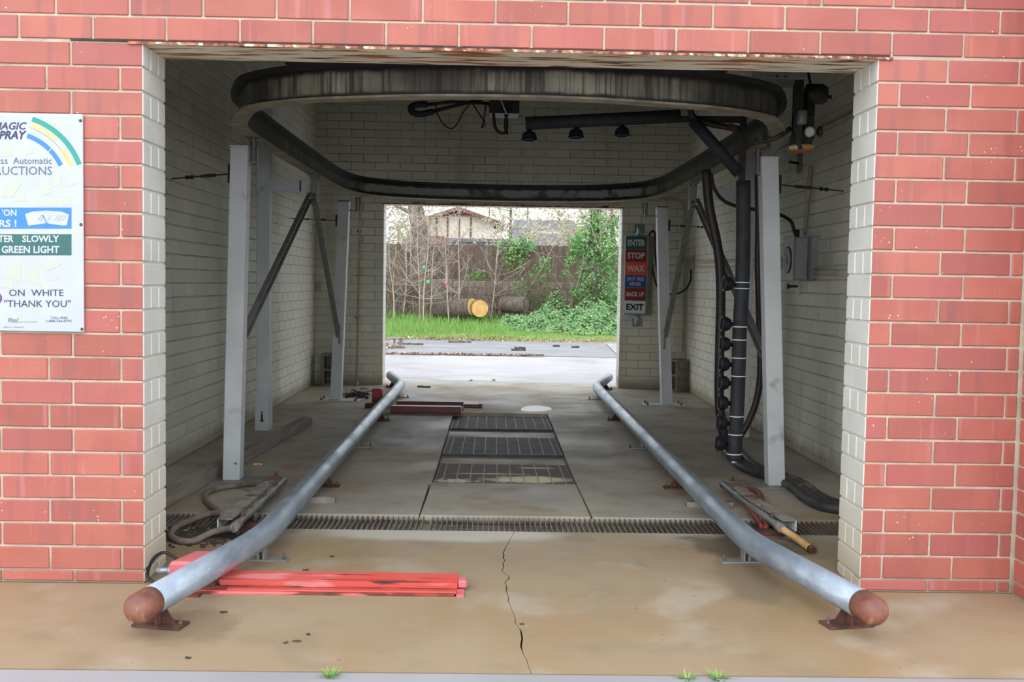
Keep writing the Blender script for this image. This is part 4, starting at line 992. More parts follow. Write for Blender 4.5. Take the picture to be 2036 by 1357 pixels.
def btext(s, x0, x1, y0, y1, mat, bold=.0, shear=0., dy=.0008):
    a, b, c = PY(x0, y1, YP-dy), PY(x1, y1, YP-dy), PY(x0, y0, YP-dy)
    text('lettering', s, a, (b-a).normalized(), (c-a).normalized(), (b-a).length, (c-a).length, mat, e, bold, shear, 0)
btext('MAGIC', -14, 53, 243, 258, m_ink, .02, .25); btext('SPRAY', -12, 53, 260, 277, m_ink, .03, .25)
btext('Automatic', 26, 103, 313, 326, m_grey_ink); btext('ss', 1, 15, 317, 326, m_grey_ink); btext('INSTRUCTIONS', -58, 103, 331, 348, m_grey_ink)
btext("'ON", 4, 33, 416, 430, m_board, .03); btext('RS !', -2, 33, 437, 452, m_board, .03)
btext('ENTER', -24, 27, 468, 482, m_board, .03); btext('SLOWLY', 44, 118, 468, 482, m_board, .03); btext('GREEN LIGHT', 3, 118, 489, 504, m_board, .03)
btext('ON  WHITE', 18, 126, 576, 589, m_ink); btext('"THANK YOU"', 8, 140, 597, 611, m_ink)
btext('TOLL FREE', 100, 134, 630, 635, m_grey_ink, .01); btext('1-800-336-8795', 92, 142, 636, 641, m_grey_ink, .01)
btext('Wand', 16, 37, 632, 642, m_grey_ink, 0, .4); btext('CAR WASH SYSTEMS', 38, 73, 639.5, 641.5, m_grey_ink); btext('BRISTOL, VIRGINIA', 7, 47, 650, 652.5, m_grey_ink)
for x, y in ((160, 240), (161, 447), (163, 655)): build('screw', MB().lathe([(.007, 0), (.005, .004)], PY(x, y, YF), (0, -1, 0), 10), m_bolt, e)

# ================================================================== YARD BEHIND THE BAY
m_bank = mk('grassy_soil', sr(120, 150, 70), sr(140, 128, 90), scale=2.5, rough=.95, bump=.5, bscale=30, layers=[dict(t='axis', ax=1, lo=19.5, hi=18.9, jit=.5, col=sr(164, 146, 116), amt=.8)])
m_soil = mk('leafy_soil', sr(120, 108, 84), sr(96, 92, 66), scale=1., rough=.95)
m_stone = mk('grey_wall_block', sr(150, 142, 132), sr(128, 122, 114), scale=3, rough=.95, bump=.4, bscale=40, rand=.08)
m_fence = mk('weathered_fence_board', sr(104, 88, 76), sr(80, 68, 60), scale=1., stretch=(14, 1, 1.2), rough=.9, rand=.15)
m_bark = mk('tree_bark', sr(112, 100, 92), sr(78, 68, 62), scale=1., stretch=(22, 22, 4), rough=.95, bump=.6, bscale=30)
m_twig = mk('pale_twig', sr(178, 166, 152), sr(150, 138, 124), scale=3, rough=.85)
m_twig2 = mk('brown_twig', sr(128, 108, 94), sr(104, 88, 76), scale=3, rough=.85)
m_bud = mk('spring_buds', sr(166, 170, 132), sr(176, 168, 146), scale=1.5, rough=.8)
def leafmat(n, a, b, c): return mk(n, a, b, scale=3.5, rough=.55, layers=[dict(t='noise', col=c, scale=9, lo=.55, hi=.7, amt=.8)])
m_ivy = leafmat('ivy_leaf', sr(100, 154, 78), sr(72, 126, 64), sr(150, 180, 92))
m_ivyd = leafmat('dark_ivy_leaf', sr(114, 152, 92), sr(84, 128, 76), sr(152, 178, 106))
m_grass = leafmat('grass_blade', sr(128, 172, 84), sr(112, 158, 74), sr(150, 176, 104))
m_litter = mk('dry_leaf', sr(176, 140, 108), sr(140, 106, 82), scale=9, rough=.9, layers=[dict(t='noise', col=sr(204, 190, 168), scale=14, lo=.56, hi=.64)])
m_endcut = mk('fresh_cut_wood', sr(206, 168, 104), sr(188, 146, 86), scale=8, rough=.8)
m_cream = mk('cream_stucco', sr(226, 220, 204), sr(214, 206, 190), scale=2, rough=.9)
m_brownw = mk('brown_trim_wood', sr(132, 90, 74), sr(116, 76, 64), scale=3, rough=.85)
m_shingle = mk('brown_shingle', sr(136, 88, 76), sr(112, 74, 66), scale=4, rough=.9)
m_groof = mk('grey_shingle', sr(118, 120, 128), sr(102, 104, 112), scale=3, rough=.9)
m_water = mk('pale_sheen_water', sr(198, 200, 204), rough=.22, spec=.6)  # pale base colour painted in place of a sky reflection

road = build('road', MB().poly([(-14, 14.262), (2.21, 14.262), (2.43, 18.9), (-14, 18.9)], -.2, .012), m_road, None, 'grey paved lane behind the wash bay', 'road', kind='structure')
build('concrete_slab', MB().poly([(2.235, 14.262), (14, 14.262), (14, 18.9), (2.455, 18.9)], -.2, .012), m_conc3, road)
random.seed(5)
def bz(x, y):
    t = max(0, min(1, (y-18.9)/4.4)); return .002+.47*t+.02*math.sin(x*2.1+y*1.7)*min(1, t*5)
bk = MB(); nx, ny = 56, 14
for j in range(ny+1):
    for i in range(nx+1):
        x, y = -14+28*i/nx, 18.9+4.5*j/ny; bk.v.append(V((x, y, bz(x, y))))
for j in range(ny):
    for i in range(nx):
        a = j*(nx+1)+i; bk.f.append([a, a+1, a+nx+2, a+nx+1]); bk.m.append(0); bk.s.append(True)
build('ground_bank', bk, m_bank, None, 'low grassy bank rising to the block wall', 'ground', kind='structure')
build('ground_terrace', MB().box(-40, 40, 23.62, 90, .2, 1.30), m_soil, None, 'ground behind the block wall', 'ground', kind='structure')
# block retaining wall
rw = build('retaining_wall', MB().box(-7, 7, 23.36, 23.62, .2, 1.30), m_soil, None, 'grey block retaining wall below the wooden fence', 'wall')
bme = mesh_from('block', MB().obox((0, 0, 0), (.287, 0, 0), (0, .07, 0), (0, 0, .092), .012), m_stone, V((0, 0, 0)))
for r in range(5):
    x = -6.7+(.29 if r % 2 else 0)
    while x < 6.7:
        inst('block', bme, rw, (x, 23.31+.02*r+random.uniform(-.012, .012), .50+.19*r)); x += .585
# fence
fe = empty('board_fence', (0, 25, 1.3), 'tall weathered board fence standing on the block wall', 'fence')
pme = mesh_from('picket', MB().box(-.068, .068, -.01, .01, 0, 1.1), m_fence, V((0, 0, 0)))
x = -6.5
while x < 6.5:
    inst('picket', pme, fe, (x, 25+random.uniform(-.006, .006), 1.29+random.uniform(-.04, .02)+(.0 if x > -.6 else -.02))); x += .1385
for z in (1.5, 2.2): build('rail', MB().box(-6.6, 6.6, 25.012, 25.06, z, z+.09), m_fence, fe)
for x in (-5, -2.6, -.2, 2.2, 4.6): build('fence_post', MB().box(x-.05, x+.05, 25.06, 25.16, 1.28, 2.3), m_fence, fe)
# houses
YHs = 55
pk, el, er, bt = PY(912, 414, YHs), PY(859, 439, YHs), PY(968, 441, YHs), PY(912, 473, YHs)
e = empty('house', (pk.x, YHs+3, 1.3), 'cream house with brown gable and timber strips', 'house')
ez = 4.85; zs = ez+.35
hw_ = 2.0
build('wall', MB().box(pk.x-3.2, pk.x+hw_, YHs, YHs+7, 1.3, 3.9).box(pk.x-hw_, pk.x+hw_, YHs, YHs+7, 3.9, ez+.02), m_cream, e)
build('gable', MB().add([(pk.x-hw_, YHs-.02, ez), (pk.x+hw_, YHs-.02, ez), (pk.x, YHs-.02, pk.z-.1), (pk.x-hw_, YHs+7, ez), (pk.x+hw_, YHs+7, ez), (pk.x, YHs+7, pk.z-.1)], [(0, 1, 2), (5, 4, 3), (0, 3, 4, 1), (1, 4, 5, 2), (2, 5, 3, 0)]), m_cream, e)
build('gable_shingles', MB().add([(pk.x-.95, YHs-.06, ez+.2), (pk.x+.95, YHs-.06, ez+.2), (pk.x, YHs-.06, pk.z-.12), (pk.x-.95, YHs-.02, ez+.2), (pk.x+.95, YHs-.02, ez+.2), (pk.x, YHs-.02, pk.z-.12)], [(0, 1, 2), (5, 4, 3), (0, 3, 4, 1), (1, 4, 5, 2), (2, 5, 3, 0)]), m_shingle, e)
for sg in (-1, 1):
    build('roof', MB().bar((pk.x, YHs+3.4, pk.z), (pk.x+sg*2.6, YHs+3.4, ez-.22), 8, .12), m_groof, e)
    build('fascia', MB().bar((pk.x, YHs-.66, pk.z-.08), (pk.x+sg*2.6, YHs-.66, ez-.30), .06, .16), m_brownw, e)
for x in (868, 890, 913, 936):
    px_ = PY(x, 450, YHs).x; build('timber_strip', MB().box(px_-.05, px_+.05, YHs-.04, YHs, 3.85, 5.0), m_brownw, e)
build('porch_roof', MB().bar((pk.x-1.75, YHs-1.6, 3.2), (pk.x-1.75, YHs, 3.86), 1.9, .1), m_shingle, e)
build('lower_wall', MB().box(pk.x-.7, pk.x+4.4, YHs-1.2, YHs-.1, 1.3, 3.55).box(pk.x-.8, pk.x+4.5, YHs-1.3, YHs-.05, 3.55, 3.75), m_groof, e)
YG = 48
a, b = PY(1022, 437, YG+3), PY(1142, 438, YG+3)
e = empty('house', ((a.x+b.x)/2, YG+3, 1.3), 'low house with broad grey roof behind the fence', 'house')
build('wall', MB().box(a.x+.2, b.x-.2, YG+.4, YG+6, 1.3, 3.2), m_brownw, e)
build('roof', MB().add([(a.x, YG+3, a.z), (b.x, YG+3, b.z), (b.x+.3, YG-.2, 3.15), (a.x-.3, YG-.2, 3.15), (a.x-.3, YG+6.2, 3.15), (b.x+.3, YG+6.2, 3.15)], [(3, 2, 1, 0), (0, 1, 5, 4), (0, 4, 3), (1, 2, 5), (3, 4, 5, 2)]), m_groof, e)
g0, g1 = PY(1048, 462, YG-.3), PY(1112, 463, YG-.3)
build('gutter', MB().box(g0.x, g1.x, YG-.34, YG-.22, g0.z-.06, g0.z+.06).box(g0.x-.05, g0.x+.05, YG-.34, YG-.22, 2.2, g0.z), m_cream, e)

build('unseen_dark_ground', MB().box(-16, 16, -14, -1.56, -.2, -.004), m_darkgnd, None, 'unseen dark ground added before the apron to cut bounce light', 'road', kind='structure')  # unseen ground, added dark to cut light bounced onto the upper walls
# ---- plants
def tw(mb, p, d, L, r, dep, sp=.55, up=.15, n=5, segs=4, kids=3, mi=0, buds=None):
    pts = [V(p)]; rs = [r]; d = V(d).normalized()
    for i in range(segs):
        d = (d+V((random.uniform(-1, 1), random.uniform(-1, 1), random.uniform(-1, 1)))*.16+V((0, 0, up*.25))).normalized()
        pts.append(pts[-1]+d*L/segs); rs.append(r*(1-.62*(i+1)/segs))
    mb.tube(pts, rs, n, False, mi=mi)
    if dep > 0:
        for k in range(kids+(1 if dep > 1 else 0)):
            t = random.uniform(.3, 1); i = min(segs-1, int(t*segs)); q = pts[i].lerp(pts[i+1], t*segs-i)
            dd = (pts[i+1]-pts[i]).normalized(); o = V((random.uniform(-1, 1), random.uniform(-1, 1), random.uniform(-.6, 1))).normalized()
            tw(mb, q, dd*(1-sp)+o*sp, L*random.uniform(.4, .7), rs[i]*.55, dep-1, sp, up, max(3, n-1), segs, kids, mi, buds)
    elif buds is not None: buds += [(pts[k], random.random()) for k in range(1, len(pts))]
def leafq(mb, c, s, nrm=None):
    n = nrm or V((random.gauss(0, 1), random.gauss(-.5, 1), random.gauss(.5, .8)))
    n = V(n).normalized(); x = n.orthogonal().normalized(); a = random.uniform(0, 6.28)
    y = n.cross(x); x, y = x*math.cos(a)+y*math.sin(a), y*math.cos(a)-x*math.sin(a)
    c = V(c); mb.add([c-x*s, c-y*s*.7, c+x*s+n*s*.25, c+y*s*.7], [(0, 1, 2, 3)])
# big trunk
random.seed(21)
e = empty('tree', PY(838, 560, 24.3), 'thick rough-barked tree trunk in front of the fence', 'tree')
tp = [PY(845, 566, 24.3), PY(843, 520, 24.3), PY(836, 470, 24.3), PY(829, 430, 24.3), PY(824, 395, 24.3), PY(820, 330, 24.4), PY(816, 260, 24.5)]
tp[0].z = 1.28
build('trunk', MB().tube(cat(tp, 4), [.27-.004*i for i in range(25)], 14), m_bark, e)
br = MB()
for i in range(7): tw(br, tp[3+i % 4], (random.uniform(-1, 1), random.uniform(-.6, .3), .35), 2.6, .06, 3, kids=3)
build('branches', br, m_twig2, e)
# saplings
def sapling(x, y, Y, tip, label, rad=.022, dep=3, mat=m_twig, L2=1.1):
    b = PY(x, y, Y); b.z = bz(b.x, Y)-.02 if Y < 23.3 else 1.29
    t = PY(tip[0], tip[1], Y); e = empty('sapling', b, label, 'sapling', 'bare saplings on the bank')
    m = MB(); pts = cat([b, b.lerp(t, .35)+V((random.uniform(-.06, .06), random.uniform(-.1, .1), 0)), b.lerp(t, .7)+V((random.uniform(-.08, .08), 0, 0)), t], 4)
    m.tube(pts, [rad*(1-.7*i/(len(pts)-1)) for i in range(len(pts))], 6)
    build('stem', m, mat, e); w_ = MB()
    for k in range(16):
        i = random.randint(3, len(pts)-2); tw(w_, pts[i], (random.uniform(-1, 1), random.uniform(-.5, .5), random.uniform(-.1, .8)), L2*random.uniform(.5, 1.1), rad*.36, dep-1, kids=3)
    build('twigs', w_, mat, e)
random.seed(33)
sl = [((784, 628), 21.6, (774, 470), 'thin bare sapling nearest the grey board stand'), ((800, 630), 22.0, (812, 440), 'bare sapling between the board stand and the forked trunk line'), ((815, 622), 22.4, (822, 400), 'tall pale sapling growing past the thick tree trunk'), ((834, 630), 21.2, (830, 420), 'straight pale sapling rising through the tall grass'), ((842, 634), 21.0, (850, 430), 'slim sapling carrying the green ornaments'), ((856, 628), 21.8, (870, 450), 'bare sapling between green and pink ornaments'), ((893, 632), 21.3, (884, 460), 'slim sapling carrying the pink ornament'), ((911, 630), 21.4, (913, 408), 'tall straight sapling just beside the cut log'), ((976, 612), 21.9, (1004, 425), 'leaning pale sapling behind the cut log'), ((770, 620), 22.6, (790, 430), 'thin sapling against the block wall by the opening edge')]
for (b, Y, t, lb) in sl: sapling(b[0], b[1], Y, t, lb, random.uniform(.016, .026))
sapling(1010, 615, 22.3, (1110, 470), 'long twig leaning across the fence towards the ivy tree', .014, 2)
sapling(1120, 605, 22.2, (1185, 470), 'dead branch propped against the ivy tree', .018, 2)
# brush thicket along the block wall
random.seed(8)
for i, (x0, x1, lb) in enumerate(((-4.4, -2.6, 'tangled leafless brush beside the board stand'), (-2.6, -1.1, 'tangled leafless brush around the thick trunk'), (-1.1, .8, 'tangled leafless brush behind the cut log'), (.8, 2.6, 'tangled leafless brush below the grey-roofed house'))):
    m = MB()
    for k in range(44):
        x = random.uniform(x0, x1); Y = random.uniform(22.0, 22.7); z = bz(x, Y) if Y < 23.2 else 1.3
        tw(m, (x, Y, z), (random.uniform(-.7, .7), random.uniform(-.4, .1), 1), random.uniform(.8, 1.5), .012, 2, kids=3, n=4)
    for q in m.v:
        if q.y > 23.2: q.y = max(21.5, 46.4-q.y)
    e = empty('brush_thicket', ((x0+x1)/2, 22.4, .5), lb, 'shrub', 'leafless brush along the block wall'); build('twigs', m, m_twig2, e, kind='stuff')
# background trees with spring haze
random.seed(14)
for i, (x, Y, h, lb) in enumerate(((-4.3, 32, 6, 'distant budding tree just behind the fence by the thick trunk'), (-5.2, 42, 7.5, 'distant budding tree left of the cream gable'), (-2.0, 68, 10, 'far tree showing above the cream gable'), (.75, 43, 6.5, 'distant budding tree between the two houses'), (2.4, 72, 10, 'far tree standing behind the grey roof'), (5.0, 46, 7.5, 'distant budding tree past the end of the grey roof'), (4.1, 32, 6, 'distant budding tree just behind the ivy-clad trunk'), (-.4, 74, 10, 'far tree between gable and grey roof'))):
    e = empty('tree', (x, Y, 1.3), lb, 'tree', 'trees beyond the fence')
    m = MB(); bd = []; pts = cat([V((x, Y, 1.29)), V((x+.1, Y, 2.2)), V((x-.1, Y, 3.6)), V((x, Y, h))], 3)
    m.tube(pts, [.14-.012*k for k in range(len(pts))], 7); build('trunk', m, m_bark, e)
    m = MB()
    for k in range(30 if (x > -4.5 and x < 2 and Y < 60) else 46): tw(m, pts[random.randint(2, len(pts)-2)], (random.uniform(-1, 1), random.uniform(-1, 1), random.uniform(-.25, .5)), random.uniform(1.4, 2.8), .022, 3, kids=2, n=3, segs=3, buds=bd)
    build('branches', m, m_twig, e)
    m = MB()
    for p, r in bd:
        leafq(m, p, .06)
        if r < (.25 if Y < 60 and x < 2 and x > -4 else .8): leafq(m, p+V((random.gauss(0, .12), random.gauss(0, .12), random.gauss(0, .12))), .06)
    build('buds', m, m_bud, e, kind='stuff')
# ivy-clad tree
random.seed(77)
e = empty('ivy_tree', PY(1186, 625, 22.4), 'tree trunk wrapped in bright green ivy', 'tree')
c0 = PY(1184, 600, 22.4); c0.z = bz(c0.x, 22.4)-.02
build('trunk', MB().tube(cat([c0, PY(1183, 520, 22.4), PY(1184, 450, 22.4), PY(1186, 400, 22.4), PY(1188, 300, 22.4)], 4), [.2-.006*i for i in range(17)], 10), m_bark, e)
m = MB()
def clump(m, c, r, n, s=(.028, .05), fl=1.):
    for k in range(n):
        d = V((random.gauss(0, 1), random.gauss(0, 1)*fl, random.gauss(0, 1))).normalized()*r*random.uniform(.25, 1.25)**.8; leafq(m, V(c)+d, random.uniform(*s), d+V((random.gauss(0, .5), random.gauss(-.3, .5), random.gauss(.3, .5))))
for (x, y, r, n) in [(1188, 415, .2, 150), (1186, 440, .28, 230), (1176, 462, .38, 330), (1205, 462, .34, 260), (1162, 492, .34, 270), (1190, 498, .42, 380), (1214, 505, .36, 270), (1150, 478, .22, 120), (1182, 535, .42, 360), (1210, 548, .38, 290), (1166, 560, .3, 240), (1198, 580, .42, 340), (1222, 440, .2, 110), (1140, 500, .16, 80), (1218, 590, .34, 240), (1132, 522, .13, 60), (1172, 590, .36, 260), (1126, 545, .12, 40), (1150, 585, .25, 130)]:
    clump(m, PY(x, y, 22.3+random.uniform(-.2, .2)), r, n)
build('ivy_leaves', m, m_ivy, e, kind='stuff')
m = MB()
for k in range(5): tw(m, PY(1186+k*4, 470+k*12, 22.1), (random.uniform(-1, 1), -.3, .5), 1.3, .016, 2, kids=2)
build('dead_twigs', m, m_twig, e)
# ivy on the fence
random.seed(78)
for lb, sp in (('ivy hanging over the top of the board fence', [(1010, 492, .3, 170), (1030, 500, .3, 170), (1044, 485, .22, 120), (1025, 525, .26, 140), (1052, 492, .18, 80)]), ('ivy patch low on the fence behind the cut log', [(945, 552, .2, 110), (958, 556, .24, 130), (935, 560, .18, 80)]), ('ivy climbing the block wall in the middle', [(1060, 560, .26, 150), (1075, 545, .24, 130), (1040, 580, .28, 150), (1072, 590, .3, 170), (1085, 525, .18, 80)])):
    m = MB()
    for (x, y, r, n) in sp: clump(m, PY(x, y, 24.7 if y < 562 and 'wall' not in lb else 22.95), r, n, (.03, .055), .5 if 'wall' not in lb else .3)
    e = empty('ivy_patch', PY(sp[0][0], sp[0][1], 24.7), lb, 'ivy', 'ivy patches on fence and wall'); build('leaves', m, m_ivy, e, kind='stuff')
# ground ivy mounds
random.seed(79)
for i, (x, Y, rx, h, n, lb) in enumerate(((1.55, 22.3, .7, .75, 900, 'ivy mound at the foot of the block wall near the log'), (2.6, 21.9, .75, .8, 950, 'ivy mound in front of the ivy-clad trunk'), (3.6, 21.8, .8, .85, 950, 'ivy mound beyond the ivy-clad trunk'), (1.2, 21.0, .75, .5, 900, 'low ivy mound spreading beside the brown log'), (2.2, 20.6, .8, .55, 1000, 'low ivy mound nearest the lane in the middle'), (3.2, 20.5, .85, .6, 1000, 'low ivy mound nearest the lane by the opening edge'), (.5, 21.3, .5, .35, 450, 'thin ivy mound at the cut log face'), (4.4, 21.0, .9, .8, 900, 'ivy mound hidden past the opening edge'))):
    m = MB()
    for k in range(int(n*1.7)):
        a = random.uniform(0, 6.28); q = math.sqrt(random.random()); dx, dy = rx*q*math.cos(a), .75*q*math.sin(a)
        z = bz(x+dx, Y+dy)+h*(1-q*q)*(.75+.25*math.sin(dx*7+x*3)*math.cos(dy*6+Y))*random.uniform(.5, 1.15); leafq(m, (x+dx, Y+dy, z+.03), random.uniform(.028, .052), V((dx+random.gauss(0, .5), dy-.5+random.gauss(0, .5), .9+random.gauss(0, .4))))
    e = empty('ivy_mound', (x, Y, bz(x, Y)), lb, 'ivy', 'ivy mounds on the bank'); build('leaves', m, m_ivyd, e, kind='stuff')
# grass and leaf litter
random.seed(80)
m = MB()
for k in range(15000):
    Y = 19.05+3.6*random.random()**1.2; x = random.uniform(-4.6, 4.4)
    tall = (1 if x < .3 else .45)*(1 if Y > 19.7 else .4)
    if x > .8 and Y > 20.2 and random.random() < .7: continue
    h = random.uniform(.08, .24)*tall+.03; a = random.uniform(0, 6.28); wv = V((math.cos(a), math.sin(a), 0))*.008
    b = V((x, Y, bz(x, Y)-.01)); t = b+V((random.gauss(0, .25)*h, random.gauss(0, .25)*h, h)); m.add([b-wv, b+wv, t], [(0, 1, 2)])
build('bank_grass', m, m_grass, None, 'bright green grass growing on the bank', 'grass', kind='stuff')
m = MB()
for k in range(2600):
    r_ = random.random()
    if r_ < .6: x, Y = random.uniform(-4, 4), 18.75+abs(random.gauss(0, .3)); z = .016+bz(x, Y)
    elif r_ < .8: x, Y = random.uniform(-2.2, .6), 14.27+random.gauss(0, .06); z = .017
    else: x, Y = random.uniform(-3.4, -2.0), random.uniform(15, 19); z = .017
    if abs(x+1) > 1.6 and random.random() < .3: continue
    leafq(m, (x, Y, z+.012), random.uniform(.015, .045), V((random.gauss(0, .3), random.gauss(0, .3), 1)))
build('leaf_litter', m, m_litter, None, 'dry leaf litter along the lane edge', 'leaf litter', kind='stuff')
# logs
def log(p0, p1, r, label):
    e = empty('log', (p0+p1)/2, label, 'log', 'cut logs on the bank'); d = (p1-p0).normalized()
    build('bark', MB().tube([p0, p0.lerp(p1, .5), p1-d*.01], [r*.97, r*1.03, r], 16), m_bark, e)
    build('cut_face', MB().lathe([(r*.97, 0), (r*.97, .012)], p1-d*.01, d, 20), m_endcut, e)
a = PY(940, 611, 21.3); b = PY(868, 616, 21.9); log(b, a, .22, 'bark-covered log with a bright pale cut end')
a = PY(954, 614, 21.2); log(a+V((-.2, 1.1, .02)), a, .215, 'short log showing its round orange cut face')
a = PY(1045, 607, 21.6); b = PY(1000, 606, 21.9); log(a, b, .2, 'dark brown log half buried in ivy')
# ornaments
for (x, y, mt, lb, Y) in ((843, 532, sr(60, 190, 110), 'green hanging egg ornament, the one above the tall grass', 21.0), (851, 561, sr(70, 200, 100), 'green hanging egg ornament, lower of the two', 21.0), (886, 563, sr(240, 90, 150), 'pink hanging egg ornament on a sapling', 21.3)):
    c = PY(x, y, Y); e = empty('egg_ornament', c-V((0, 0, .05)), lb, 'ornament', 'hanging egg ornaments')
    build('egg', MB().lathe([(.001, -.052), (.02, -.047), (.036, -.028), (.041, -.005), (.036, .02), (.022, .042), (.001, .054)], c, (0, 0, 1), 12), mk('egg_paint', mt, rough=.35), e)
    build('string', MB().tube([c+V((0, 0, .05)), c+V((.01, 0, .30))], .003, 4), m_pale, e)
# small yard things
c = G(786, 663); e = empty('broken_frame', c, 'broken grey masonry frame leaning on the lane edge', 'debris')
c.z = .012
build('leg', MB().bar(c+V((-.14, 0, 0)), c+V((-.02, .1, .26)), .07, .06), m_block, e); build('leg', MB().bar(c+V((.1, .0, 0)), c+V((.12, .1, .2)), .07, .05), m_block, e); build('crosspiece', MB().bar(c+V((-.05, .1, .26)), c+V((.14, .1, .2)), .07, .05), m_block, e)
c = G(784, 688, .012); e = empty('board_stand', c, 'low board on short legs at the lane edge', 'board')
build('board', MB().bar(c+V((-.32, 0, .16)), c+V((.16, 0, .16)), .2, .022), m_wood, e); build('leg', MB().box(c.x-.02, c.x+.02, c.y-.03, c.y+.03, .013, .16), m_wood, e); build('leg', MB().box(c.x+.10, c.x+.15, c.y-.03, c.y+.03, .013, .16), m_block, e)
def chunk(name, px, py, l, wd, h, mat, label, cat_, group, rz=0, z=0., bank=False):
    c = G(px, py, z); m = MB(); random.seed(int(px*7+py)); 
    if bank:
        for _ in range(12): c = G(px, py, bz(c.x, c.y))
        c.z -= .004
    n = 6; up = []; lo = []
    for i in range(n+1):
        t = i/n-.5; ww = wd*(.35+.65*math.cos(t*2.6))*random.uniform(.8, 1.2); o = random.uniform(-.2, .2)*wd
        p = V((t*l, o, 0)); up.append((p, ww))
    vs_ = []
    for p, ww in up:
        for (a_, hh) in ((-1, 0.0005), (-.4, h*random.uniform(.7, 1.1)), (.5, h*random.uniform(.7, 1.1)), (1, 0.0005)): vs_.append(p+V((0, a_*ww/2, hh)))
    R = Matrix.Rotation(rz, 3, 'Z'); vs_ = [c+R@v_ for v_ in vs_]
    fs = [(i*4+k, (i+1)*4+k, (i+1)*4+k+1, i*4+k+1) for i in range(n) for k in range(3)]+[((i+1)*4, i*4, i*4+3, (i+1)*4+3) for i in range(n)]+[(0, 1, 2, 3), (n*4+3, n*4+2, n*4+1, n*4)]
    m.add(vs_, fs); return build(name, m, mat, None, label, cat_, group)
for (x, y, l, rz) in ((857, 676, .3, .1), (914, 682, .5, .02), (816, 686, .55, -.25), (1034, 694, .22, -.1), (1031, 698, .28, .05), (1106, 690, .14, .1), (1144, 692, .16, 0), (1065, 709, .3, -.1), (788, 693, .35, .5)):
    chunk('bark_piece', x, y, l, .07, .04, m_darkst if l < .3 else m_bark, {914: 'long dark bark strip close to the leaf litter edge', 816: 'long slanting bark strip beside the low board stand', 788: 'bark strip lying in front of the low board stand'}.get(x, 'short strip of dark bark lying on the grey lane'), 'bark', 'bark strips on the lane', rz, .0125)
for (x, y, l) in ((931, 659, .2), (951, 659, .22), (817, 674, .16), (930, 637, .2), (774, 637, .34)):
    chunk('litter_scrap', x, y, l*.8, .09, .06, m_pale, 'large pale plastic scrap in the grass behind the broken frame' if x == 774 else 'crumpled white litter scrap on the grassy lane edge', 'litter', 'white litter scraps', .2, .0125, y < 672)
# weeds
def weed(px, py, n, h, label):
    c = G(px, py); random.seed(px); m = MB()
    for k in range(n):
        a = random.uniform(0, 6.28); d = V((math.cos(a), math.sin(a), 0)); b = c+d*random.uniform(0, .025); t = b+d*random.uniform(.01, .045)+V((0, 0, h*.6*random.uniform(.4, 1))); s = V((-d.y, d.x, 0))*.0025
        m.add([b-s, b+s, t], [(0, 1, 2)])
    build('weed_tuft', m, m_grass, None, label, 'weed', 'weed tufts in concrete joints')
weed(655, 1346, 60, .05, 'weed tuft in the apron joint near the entrance treadle'); weed(1366, 1350, 40, .04, 'small weed tuft in the apron joint before the tan hose rail'); weed(1428, 1350, 50, .045, 'wider weed tuft in the apron joint before the tan hose rail')
weed(937, 758, 40, .06, 'weed tuft in the exit joint'); weed(982, 758, 46, .07, 'weed tuft in the exit joint by the puddle')
# puddle
def puddle(pts, label):
    P = [G(*q, .0012) for q in pts]; P = cat(P, 4, True); build('puddle', MB().poly([(p.x, p.y) for p in P], .0004, .0018), m_water, None, label, 'puddle', 'shallow puddles')
puddle([(1036, 814), (1044, 809), (1062, 807), (1088, 809), (1097, 814), (1084, 818), (1060, 819), (1040, 818)], 'small pale wet patch at the head of the pit')
puddle([(850, 754), (890, 750), (960, 749), (1030, 753), (1050, 757), (1000, 760), (960, 757), (900, 757)], 'wide shallow puddle on the exit apron')
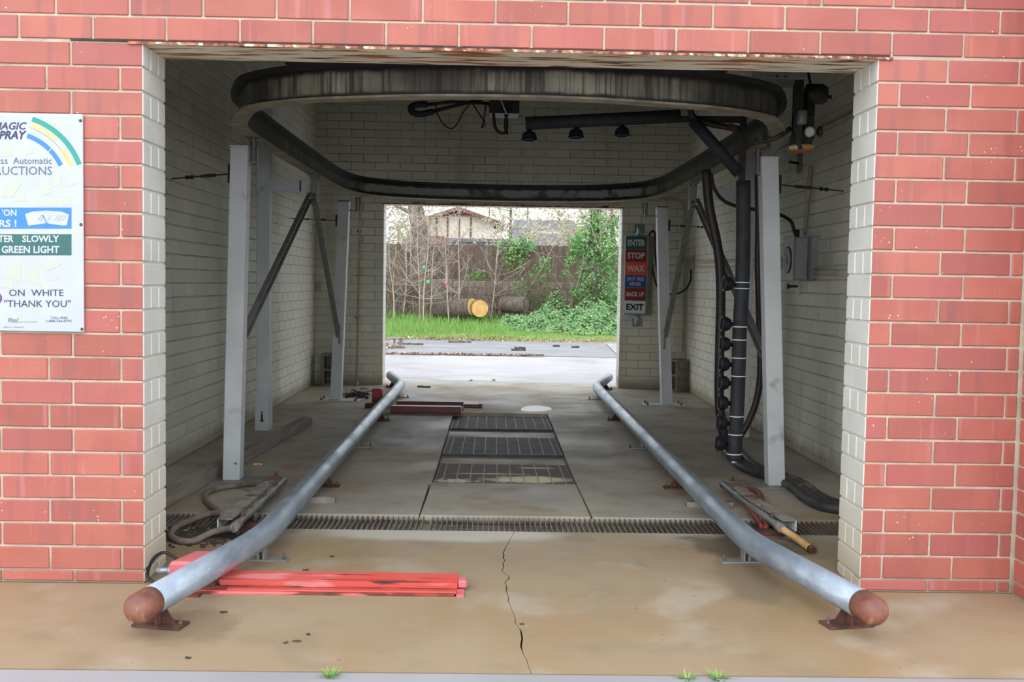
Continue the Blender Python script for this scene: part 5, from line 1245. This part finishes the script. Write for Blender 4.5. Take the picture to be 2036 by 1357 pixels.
# floor debris
for (x, y, l, rz) in ((590, 1277, .05, .2), (568, 1280, .03, 1), (660, 1108, .04, .2), (608, 1135, .045, -.2), (445, 1219, .05, .3), (374, 1310, .03, 0), (613, 1263, .02, .5), (1038, 1243, .03, .3)):
    chunk('dead_leaf', x, y, l*.6, .016, .006, m_under, 'tiny dark dead leaf on the tan apron', 'leaf', 'dead leaves on the apron', rz)
chunk('bark_piece', 843, 771, .17, .04, .02, m_bark, 'dark bark strip on the floor near the exit', 'bark', None, -.2)
for (x, y, l) in ((404, 925, .07), (512, 925, .06), (1535, 910, .0)): 
    if l: chunk('dead_leaf', x, y, l, .035, .012, m_litter, 'curled dead leaf on the floor beside the timber', 'leaf', 'dead leaves by the timber', .3)
chunk('paper_scrap', 1242, 791, .11, .02, .004, m_pale, 'thin white scrap on the floor by the rear post', 'litter', None, 0)
random.seed(90)
c = G(712, 788); m = MB()
for k in range(90):
    b = c+V((random.gauss(0, .10), random.gauss(.05, .2), .006+random.random()*.05)); d = V((random.gauss(0, 1), random.gauss(0, 1), random.gauss(0, .15))).normalized()*random.uniform(.02, .1); m.tube([b, b+d], .004, 4)
for k in range(40): b = c+V((random.gauss(0, .06), random.gauss(0, .1), .012)); m.obox(b, (.015, .008, 0), (-.006, .012, 0), (0, 0, .01))
build('twig_debris', m, m_hose, None, 'heap of dark twigs and leaves at the conduit foot', 'debris', kind='stuff')
m = MB()
for k in range(420):
    b = G(random.gauss(410, 45), random.gauss(1068, 9)); b = V((b.x, min(b.y, TY0-.03), .004))
    if b.x < -HW-.1 and b.y < .32: continue
    s = random.uniform(.004, .012); m.obox(b, (s, s*.4, 0), (-s*.3, s*.7, 0), (0, 0, s*.5))
build('dirt_crumbs', m, m_under, None, 'scattered dark dirt crumbs under the grey looped hose', 'debris', kind='stuff')
m = MB()
for k in range(260):
    b = V((random.uniform(-2.2, -1.25), random.uniform(TY0+.02, TY1-.02), random.uniform(-.10, -.03))); s = random.uniform(.008, .022); m.obox(b, (s, s*.4, 0), (-s*.3, s*.7, 0), (0, 0, s*.5))
build('drain_silt', m, m_rust, None, 'rusty silt clogging the drain under the grey hoses', 'debris', kind='stuff')
